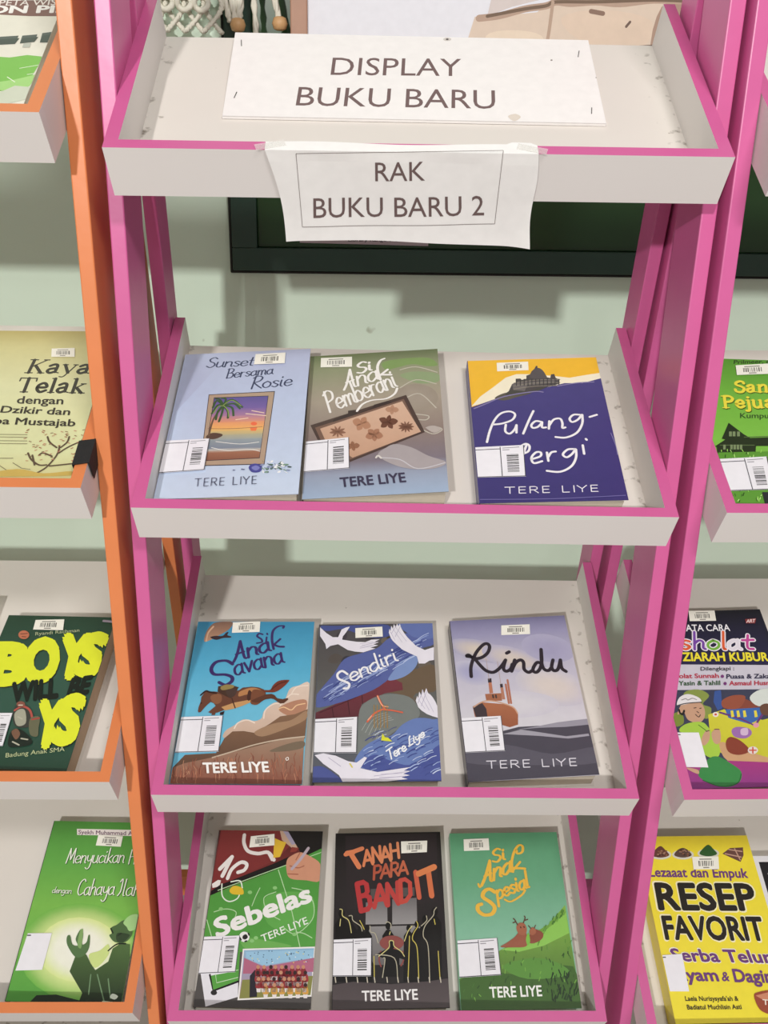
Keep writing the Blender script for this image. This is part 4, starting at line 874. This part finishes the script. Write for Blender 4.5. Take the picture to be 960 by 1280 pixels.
def sholat(A):
    A.rows([(0, '#20202c'), (.35, '#25243a'), (.36, '#c9c6d2'), (.5, '#c9c6d2'), (.51, '#4a3a52'), (1, '#a83a82')])
    A.poly('240,380 830,375 850,640 300,645', ('#1d1c26', '#29274a')); A.poly('300,642 860,645 890,770 280,765', '#cfccd8')
    A.text('TATA CARA', (418, 486), (650, 484), (414, 456), '#efeef2', .015)
    for ch, x0, x1, c in (('s', 412, 468, '#e2623a'), ('h', 476, 536, '#7a4aa8'), ('o', 542, 604, '#7bb648'), ('l', 612, 632, '#e2623a'), ('a', 640, 700, '#e6e0ea'), ('t', 706, 765, '#c44a98')):
        A.pen(ch, (x0, 572), (x1, 570), (x0 - 4, 490), 24, '#efe9f2'); A.pen(ch, (x0, 572), (x1, 570), (x0 - 4, 490), 13, c)
    A.text('& ZIARAH KUBUR', (378, 626), (830, 626), (374, 588), '#f0e23c', .035)
    A.text('Dilengkapi :', (510, 672), (668, 670), (510, 655), '#2e2a33', .02); A.text('Sholat Sunnah', (372, 708), (596, 706), (370, 688), '#b8344a', .03); A.text('Puasa & Zakat', (632, 710), (850, 708), (632, 690), '#2e2a4a', .03); A.text('Yasin & Tahlil', (408, 742), (602, 740), (408, 722), '#3a5a3a', .03); A.text('Asmaul Husna', (645, 742), (850, 740), (645, 722), '#b8344a', .03)
    for x, y in ((612, 700), (625, 734)): A.disc((x, y), 8, 8, '#7a3a7a')
    A.poly('360,765 900,760 960,1130 380,1130', '#3e4258')
    A.blob('430,780 500,762 550,790 520,830 560,850 540,900 460,860', '#8a9a4c'); A.blob('380,880 420,870 430,920 390,935', '#7e8f3c')
    A.poly('545,880 620,855 800,905 900,880 960,1095 700,1100 560,1040', ('#d6d240', '#c9c536')); A.blob('600,1010 700,1040 820,1080 930,1100 800,1120 640,1100', '#cfa27a')
    A.poly('575,770 605,765 612,850 590,860 570,820', '#3d5a9c'); A.poly('610,830 690,795 780,830 790,845 640,860', '#8a4a3c'); A.poly('625,856 800,846 790,900 740,925 640,895', '#3f6ab0'); A.stroke('600,870 700,900 765,932 800,880', 10, '#6a3a7a', False)
    for x in (650, 678, 708, 760): A.poly([(x, 862), (x + 12, 860), (x + 18, 890), (x + 4, 893)], '#e8d84a')
    A.blob('610,815 660,790 720,795 690,850 620,850', '#9a5440'); A.blob('740,800 790,762 860,765 860,830 780,840', '#d9e0da'); A.blob('790,840 830,830 860,880 800,880', '#6a4a3c')
    A.blob('655,955 680,938 735,945 750,970 720,992 670,985', '#a070b0'); A.blob('700,948 730,945 730,975 700,975', '#d8bcd8'); A.blob('628,1010 650,985 700,1005 740,1050 690,1070 640,1055', '#8a4030'); A.disc((755, 1048), 24, 18, '#e6dcd6'); A.stroke('740,1048 770,1048|755,1035 755,1062', 6, '#d0503c'); A.disc((580, 880), 14, 12, '#f0e6dc'); A.disc((580, 880), 6, 5, '#d0503c'); A.disc((770, 930), 14, 12, '#e6a0b0')
    A.poly('380,1090 960,1110 980,1250 400,1250', ('#a8367e', '#8e3a86'))
    A.blob('400,880 425,830 500,822 528,855 525,900 495,920 450,905 430,870', '#caa084'); A.blob('398,836 410,800 450,784 500,800 512,822 470,826 430,834', '#e9e6e8'); A.stroke('402,838 440,828 515,822', 5, '#4a4646'); A.stroke('420,812 440,806 450,812 470,804 490,810', 4, '#8a8688'); A.stroke('408,858 412,872 425,880 432,862', 9, '#2a2224')
    A.stroke('478,850 488,848|505,852 512,850|485,880 500,892 508,882|492,866 500,872', 4, '#43302a')
    A.blob('410,960 440,925 510,915 545,940 590,1010 600,1060 580,1085 530,1070 500,1000', '#a9cf4a'); A.blob('515,990 535,955 552,962 550,1000 530,1025 515,1020', '#caa084'); A.blob('560,970 580,948 600,955 604,1000 590,1020 570,1010', '#caa084'); A.stroke('535,960 550,955|575,950 596,950', 4, '#6a4a3c'); A.stroke('500,930 540,960', 4, '#4c7a2c')
    A.blob('500,1150 545,1090 590,1078 650,1110 700,1150 690,1200 630,1222 560,1205 510,1180', '#3a8a48'); A.stroke('520,1190 600,1218 680,1205 700,1160', 4, '#24602f'); A.blob('440,1130 495,1140 500,1160 470,1150', '#caa084')
    A.poly('718,432 770,428 765,452 722,452', '#8a3a3c'); A.text('ART', (724, 449), (764, 447), (726, 434), '#f0d8d8', .03)
book('sholat', 'dark prayer guide with kneeling boy in white cap, on right-hand rack', GR, '#29274a', sholat, (740, 660, 3.764),
     sticker='452,394 574,392 582,440 458,442', call='395,966 500,966 545,1130 440,1128', plain=True)

def resep(A):
    A.rows([(0, '#e6cf3c'), (.1, '#f0dc3a'), (.5, '#f2e03e'), (1, '#f3e23c')])
    for x, y, c in ((365, 365, '#6a4038'), (485, 365, '#5c463e'), (620, 358, '#2f5a2c'), (755, 370, '#6a4640')):
        if x != 755: A.disc((x, y + 12), 58, 26, '#d9d6c8'); A.blob([(x - 46, y + 16), (x - 30, y - 12), (x, y - 34 if x != 485 else y - 24), (x + 28, y - 10), (x + 46, y + 16), (x, y + 28)], c)
        else: A.poly('695,372 735,342 805,338 808,380 792,416', c); A.stroke('710,372 795,390|730,350 800,360|760,345 790,405', 6, '#c9a08c', False)
    for i in range(30): A.disc((rb.uniform(345, 400) + rb.choice((0, 120)), rb.uniform(352, 385)), 6, 4, rb.choice(('#8f6048', '#3e2824', '#a8806c')), 7); A.z -= A.DZ
    A.up()
    A.text('Lezaaat dan Empuk', (308, 494), (832, 500), (302, 446), '#6e3f7c', .03)
    A.text('RESEP', (356, 670), (886, 676), (330, 528), '#f7f0c8', .055); A.text('RESEP', (360, 668), (880, 672), (336, 532), '#241f1c', .035)
    A.text('FAVORIT', (390, 830), (932, 838), (366, 704), '#f7f0c8', .055); A.text('FAVORIT', (394, 827), (926, 833), (371, 708), '#241f1c', .035)
    A.text('Serba Telur', (432, 946), (968, 958), (410, 876), '#f7f0d8', .05); A.text('Serba Telur', (434, 944), (964, 955), (413, 880), '#6e3f7c', .03)
    A.text('Ayam', (440, 1048), (676, 1052), (422, 985), '#6e3f7c', .03); A.text('&', (694, 1052), (732, 1052), (690, 1004), '#6e3f7c', .02); A.text('Daging', (762, 1056), (1010, 1062), (746, 990), '#6e3f7c', .03)
    A.text('Laela Nurisysyafa\'ah &', (498, 1158), (780, 1158), (494, 1134), '#3a3226', .02); A.text('Badiatul Muchlisin Asti', (508, 1204), (798, 1202), (503, 1180), '#3a3226', .02)
    A.blob('862,1130 890,1110 960,1100 1000,1110 1000,1230 940,1228 890,1200', '#9c4a34'); A.poly('870,1130 940,1112 1000,1118 1000,1145 910,1152', '#d08a6c'); A.text('TIPS', (910, 1178), (1000, 1186), (908, 1150), '#f2e4d8', .02)
book('resep', 'thick yellow recipe book with big black title and purple lines, lower right corner', GR, '#f0dc3a', resep, (740, 980, 4.268),
     sticker='532,390 672,388 676,456 540,458', call='360,915 478,908 516,1108 402,1108', plain=True)

def plain_book(name_label, rk, k, x, v, a, w, h, T, cov, border, inner, group):
    mt = rack_matrix(rk) @ tray_matrix(rk, k) @ Matrix.Translation((x, v, -DEEP + .0002)) @ Matrix.Rotation(a, 4, 'Z')
    root = empty('book', mt, name_label, 'book', group)
    m = MB(); m.box((.001, .002, .0008), (w - .002, h - .002, T - .0008)); m.build('page_block', M['pages'], root)
    A = Art((w, h), [(0, 0), (100, 0), (100, 100), (0, 100)])
    if border: A.poly([(b, c) for b, c in ((5, 4), (95, 4), (95, 96), (5, 96))], inner)
    if border:
        for i in range(5): A.stroke([(12, 12 + 16 * i), (60 + 6 * i, 12 + 16 * i)], 3, '#cfcac6', False)
    c = A.mesh('front_cover', root, M['print'], .0006, cov); c.location = (0, 0, T)
    m = MB(); m.box((0, 0, 0), (w, h, .0006)); o = m.build('back_cover', M['print'], root)
    at = o.data.color_attributes.new('ink', 'FLOAT_COLOR', 'POINT'); at.data.foreach_set('color', np.array([srgb(cov)] * len(o.data.vertices), dtype=np.float32).ravel())
    return root
plain_book('plain white book at left edge beside dark green yellow-lettered book', 'L', 2, -.072, .030, -.02, .132, .205, .024, '#ebe8e6', False, None, GL)
plain_book('white framed black book beside the yellow recipe book, right edge', 'R', 3, -.0632, .014, 0, .13, .192, .018, '#e4e2e6', True, '#1f1d22', GR)

# ------------------------------------------------------------------ signs, picture, hanging
def sign_board():
    x, v, a, w, h, t = -.1711, .1053, -.0062, .3423, .1319, .0499
    mt = rack_matrix('C') @ tray_matrix('C', 0) @ Matrix.Translation((x, v, -DEEP + .0004)) @ Matrix.Rotation(a, 4, 'Z') @ Matrix.Rotation(t, 4, 'X')
    root = empty('sign_board', mt, 'white board sign reading DISPLAY BUKU BARU lying on the top shelf', 'sign')
    A = Art((w, h), [(292, 42), (733, 53), (759, 158), (280, 147)])
    k = '#75605f'
    A.text('DISPLAY', (413, 95.5), (576, 97.5), (415, 74), k); A.text('BUKU BARU', (371, 133.5), (620, 138.5), (374, 110.5), k)
    A.disc((557, 51.5), 5, 2.2, '#cfc8c2'); A.disc((557, 51.5), 1.8, 1, '#4a4542')
    for x_, y_ in ((688, 78), (640, 150), (745, 100), (506, 46)): A.disc((x_, y_), 1.4, .9, '#8f8780')
    A.blob('636,148 645,145 652,149 644,154', '#ddd2c6')
    A.poly('280,147 759,158 759,157.2 280,146.2', '#cfc9c5')
    b = A.mesh('board', root, M['paper'], .0022, '#f1edeb'); b.location = (0, 0, .0024)
    for p, q in (((300, 52), (300.5, 59)), ((294, 124), (297, 117)), ((721, 74), (722, 67)), ((740, 145), (740, 138))):
        P, Q = A.m(p), A.m(q); m = MB()
        m.tube([(P[0], P[1], .0022), (P[0], P[1], .0028), (Q[0], Q[1], .0028), (Q[0], Q[1], .0022)], .0004, 6); m.build('staple', M['steel'], root)
sign_board()

def sign_paper():
    """paper sheet taped over the top shelf's lip: the top edge folds back over the rim, the bottom hangs loose"""
    mt = rack_matrix('C') @ tray_matrix('C', 0)
    root = empty('paper_sign', mt, 'white paper sign reading RAK BUKU BARU 2 taped on shelf edge', 'sign')
    lim = (-.1229, .0986); n_top, n_bot = .0012, -.0845
    H = homography([(370, 187), (629, 187), (617, 279), (377, 279)], [(-.0986, -.0012), (.0641, .0044), (.0661, -.0647), (-.0972, -.0700)])
    def wav(x, n):
        s = max(0, (-n - .043) / .042)
        edge = max(0, (abs(x + .012) - .085) / .025)
        return -.0012 - .0022 * s * s - .003 * s * edge * edge + .0005 * math.sin(60 * x + 30 * n) * min(1, max(0, -n) * 120) * .9 - .0006
    NX, NN = 44, 26; verts = []; faces = []
    def xl(n):
        t = (n_top - n) / (n_top - n_bot); return -.1229 + .0035 * math.sin(3.1 * t) + .011 * t
    def xr(n):
        t = (n_top - n) / (n_top - n_bot); return .0926 + .0057 * t + .0012 * math.sin(7 * t)
    rows = [('fold', .010), ('fold', .006), ('fold', .002)] + [('lip', n_top + (n_bot - n_top) * j / NN) for j in range(NN + 1)]
    for kind, val in rows:
        for i in range(NX + 1):
            n = n_top if kind == 'fold' else val
            x = xl(n) + (xr(n) - xl(n)) * i / NX
            if kind == 'fold':
                cut = .0015 * math.sin(9 * i / NX) + (.003 if abs(i / NX - .95) < .05 else 0)
                verts.append((x, max(-.0006, val + cut - .001), .0013))
            else:
                b = .0022 * math.sin(4.2 * i / NX + .4) * ((n_top - n) / (n_top - n_bot))
                verts.append((x, wav(x, n), n + b))
    for j in range(len(rows) - 1):
        for i in range(NX):
            a = j * (NX + 1) + i; faces.append((a, a + NX + 1, a + NX + 2, a + 1))
    me = bpy.data.meshes.new('paper_sheet')
    # lettering laid on the same curved sheet
    tv = []; tf = []; tc = []
    def put(pts2, f, col):
        i0 = len(tv)
        for p in pts2:
            q = H @ np.array([p[0], p[1], 1.0]); x, n = q[:2] / q[2]
            t = (n_top - n) / (n_top - n_bot); b = .0022 * math.sin(4.2 * (x - xl(n)) / (xr(n) - xl(n)) + .4) * t
            tv.append((x, wav(x, n - b) - .00025, n))
        for g in f: tf.append(tuple(i + i0 for i in g))
        tc.extend([srgb(col)] * len(pts2))
    def txt(s, p0, p1, cap, bold):
        v, f = text_mesh(s, 0); x0, x1 = v[:, 0].min(), v[:, 0].max()
        put([(p0[0] + (p1[0] - p0[0]) * (a - x0) / (x1 - x0), p0[1] + (p1[1] - p0[1]) * (a - x0) / (x1 - x0) - cap * b / CAP) for a, b in v], f, '#6d5a58')
    txt('RAK', (469, 223.5), (531, 223.5), 23.5, 0); txt('BUKU BARU 2', (391, 268), (604, 268.5), 24, 0)
    def line(a, b, w=.7):
        N = 24; pts = []
        dx, dy = b[0] - a[0], b[1] - a[1]; L = math.hypot(dx, dy); nx, ny = -dy / L * w / 2, dx / L * w / 2
        for i in range(N + 1):
            t = i / N; pts += [(a[0] + dx * t + nx, a[1] + dy * t + ny), (a[0] + dx * t - nx, a[1] + dy * t - ny)]
        put(pts, [(2 * i, 2 * i + 1, 2 * i + 3, 2 * i + 2) for i in range(N)], '#8a807e')
    c = [(370, 187.5), (629, 187.5), (617, 279), (377, 278.5)]
    for i in range(4): line(c[i], c[(i + 1) % 4])
    n0 = len(verts)
    me.from_pydata(verts + tv, [], faces + [tuple(i + n0 for i in f) for f in tf])
    ca = me.color_attributes.new('ink', 'FLOAT_COLOR', 'POINT'); ca.data.foreach_set('color', np.array([srgb('#f2f0ee')] * n0 + tc, dtype=np.float32).ravel())
    me.materials.append(M['paper'])
    o = bpy.data.objects.new('paper_sheet', me); COL.objects.link(o); o.parent = root
    for (xa, va, na, ang) in ((-.119, .004, .0017, .3), (.088, .004, .0017, -.3)):
        m = MB(); m.box((-.012, -.004, 0), (.012, .004, .00012)); t = m.build('tape_strip', M['cleartape'], root); t.location = (xa, va, na); t.rotation_euler = (0, 0, ang)
ct = bpy.data.materials.new('clear_tape'); ct.use_nodes = True
_b = ct.node_tree.nodes['Principled BSDF']; _b.inputs['Base Color'].default_value = (.9, .88, .84, 1); _b.inputs['Roughness'].default_value = .2; _b.inputs['Alpha'].default_value = .25
M['cleartape'] = ct
sign_paper()

def framed_picture():
    y0, y1 = .452, .472; x0, x1, zb, zt = -.1368, .372, H0 + .035, H0 + .43
    root = empty('framed_picture', Matrix.Translation(((x0 + x1) / 2, y1, zb)), 'wooden framed pale picture of beige stone standing behind the top shelf', 'picture')
    cx = (x0 + x1) / 2; w = x1 - x0; h = zt - zb; fw = .0205
    for nm, a, b in (('frame_bar', (-w / 2, y0 - y1, 0), (-w / 2 + fw, 0, h)), ('frame_bar', (w / 2 - fw, y0 - y1, 0), (w / 2, 0, h)), ('frame_bar', (-w / 2 + fw, y0 - y1, 0), (w / 2 - fw, 0, fw)), ('frame_bar', (-w / 2 + fw, y0 - y1, h - fw), (w / 2 - fw, 0, h))):
        m = MB(); m.box(a, b); m.build(nm, M['wood'], root, bevel=.0015)
    # the print, drawn in centimetres of the sheet (x right, y down)
    W_, H_ = w - 2 * fw, h - 2 * fw
    A = Art((W_, H_), [(x0 + fw, zt - fw), (x1 - fw, zt - fw), (x1 - fw, zb + fw), (x0 + fw, zb + fw)])
    P = lambda pts: [(x, H0 + z) for x, z in pts]
    A.rows([(0, '#dfe1e8'), (1, '#e4e4ea')])
    A.poly(P([(.06, .06), (.085, .148), (.115, .150), (.16, .155), (.18, .172), (.25, .170), (.30, .178), (.34, .178), (.35, .05), (.06, .05)]), '#d9c6b4')
    A.poly(P([(.10, .149), (.13, .16), (.17, .17), (.20, .19), (.35, .195), (.35, .40), (.14, .40), (.11, .2)]), '#d3c8c4')
    A.blob(P([(.10, .128), (.13, .135), (.168, .130), (.17, .105), (.11, .105)]), '#e4d2bd'); A.blob(P([(.19, .15), (.24, .16), (.30, .15), (.29, .12), (.22, .125)]), '#dcc6b2'); A.blob(P([(.31, .165), (.345, .17), (.345, .11), (.305, .115)]), '#a98d7c')
    A.stroke(P([(.09, .1465), (.115, .150), (.145, .158), (.17, .162), (.182, .1665), (.20, .1655), (.23, .168), (.26, .167), (.30, .172), (.345, .172)]), .0075, '#b59a88'); A.stroke(P([(.10, .149), (.145, .158), (.17, .162), (.182, .1665), (.23, .168), (.30, .172), (.345, .172)]), .0036, '#75604f')
    A.stroke(P([(.178, .166), (.176, .13), (.172, .105)]), .004, '#b79d8a'); A.stroke(P([(.225, .158), (.24, .156)]), .005, '#8a6f60'); A.stroke(P([(.27, .143), (.274, .148)]), .003, '#6f5a50'); A.stroke(P([(.285, .122), (.31, .124)]), .002, '#6f5a50')
    A.stroke(P([(.12, .118), (.13, .12)]), .003, '#b79d8a')
    o = A.mesh('picture_print', root, M['paper'], .002, '#e4e4ea')
    o.rotation_euler = (math.pi / 2, 0, 0); o.location = (-W_ / 2, y0 - y1 + .006, fw)
    m = MB(); m.box((-w / 2 + fw, -.008, fw), (w / 2 - fw, -.002, h - fw)); m.build('backing_board', M['ply'], root)
framed_picture()

def paper_label():
    w, h = .175, .034; x0, zt = -.131, H0 - .0895
    root = empty('paper_label', Matrix.Translation((x0, WALL_Y - .0046, zt - h)), 'small printed paper strip on dark green window below the paper sign', 'label')
    A = Art((w, h), [(0, 0), (175, 0), (175, 34), (0, 34)])
    A.text('Kecamatan Tanjung', (60, 22), (158, 20), (60, 17.5), '#4a4248', .01)
    A.text('Library Range 1 CITY 88', (66, 30.5), (160, 28.5), (66, 26.5), '#3d363c', .015)
    o = A.mesh('paper_sheet', root, M['paper'], .0003, '#cdbfc4'); o.rotation_euler = (math.pi / 2 , 0, 0)
paper_label()

def macrame():
    y = .466
    root = empty('macrame_hanging', Matrix.Translation((-.235, y, H0 + .125)), 'off white knotted macrame hanging with wooden beads behind the top shelf, upper left', 'wall hanging')
    T = lambda p: (p[0] + .235, p[1] - y, p[2] - .125)
    m = MB(); m.tube([T((-.33, y, .52)), T((-.13, y, .52))], .006, 10); m.build('dowel', M['wood'], root, smooth=True)
    def twist(name, pts, r=.0042, ply=3):
        p = [Vector(q) for q in catmull(pts, 8)]; m = MB(); L = 0; acc = [0]
        for a, b in zip(p, p[1:]): L += (b - a).length; acc.append(L)
        for k in range(ply):
            q = []
            for i, c in enumerate(p):
                t = acc[i] / .011 * 6.28 / 1.2 + k * 6.28 / ply; q.append(T((c.x + r * .5 * math.cos(t), c.y + r * .5 * math.sin(t), c.z)))
            m.tube(q, r * .62, 6)
        return m.build(name, M['rope'], root, smooth=True)
    # knotted net: diagonal cords crossing in rows, with fat knots where they meet
    rows = [.50, .44, .38, .32, .27, .225, .185, .152, .122]
    xs = [-.318, -.296, -.274, -.252, -.232]
    for i in range(5):
        for par in (0, 1):
            pts = []
            for j, z in enumerate(rows):
                off = .011 * (1 if (j + par) % 2 else -1); pts.append((xs[i] + off + .002 * math.sin(5 * j + i), y - .004 + .004 * par, z))
            twist('net_cord', pts, .0036)
    for j, z in enumerate(rows[1:-1]):
        for i in range(5):
            x = xs[i] + (.011 if j % 2 else -.011)
            m = MB(); ring = [(x + .0085 * math.cos(t), y - .009 + .003 * math.sin(2 * t), z + .0075 * math.sin(t)) for t in np.linspace(0, 6.28, 11)]
            m.tube([T(p) for p in ring], .0036, 6); m.build('knot', M['rope'], root, smooth=True)
    for x0, x1, z in ((-.216, -.203, .132), (-.205, -.1985, .132), (-.184, -.1775, .090), (-.168, -.150, .134), (-.228, -.210, .134), (-.190, -.199, .134)):
        twist('cord', [(x0 - .014, y, .52), (x0 - .004, y - .004, .36), (x0, y - .004, .23), (x1, y - .004, z)], .0040)
    for x, z in ((-.2005, .131), (-.1500, .134)):
        m = MB(); m.tube([T((x, y - .006, z - .0075)), T((x, y - .006, z - .006)), T((x, y - .006, z)), T((x, y - .006, z + .006)), T((x, y - .006, z + .0075))], [.004, .0075, .0095, .0075, .004], 14)
        m.build('bead', M['bead'], root, smooth=True)
macrame()
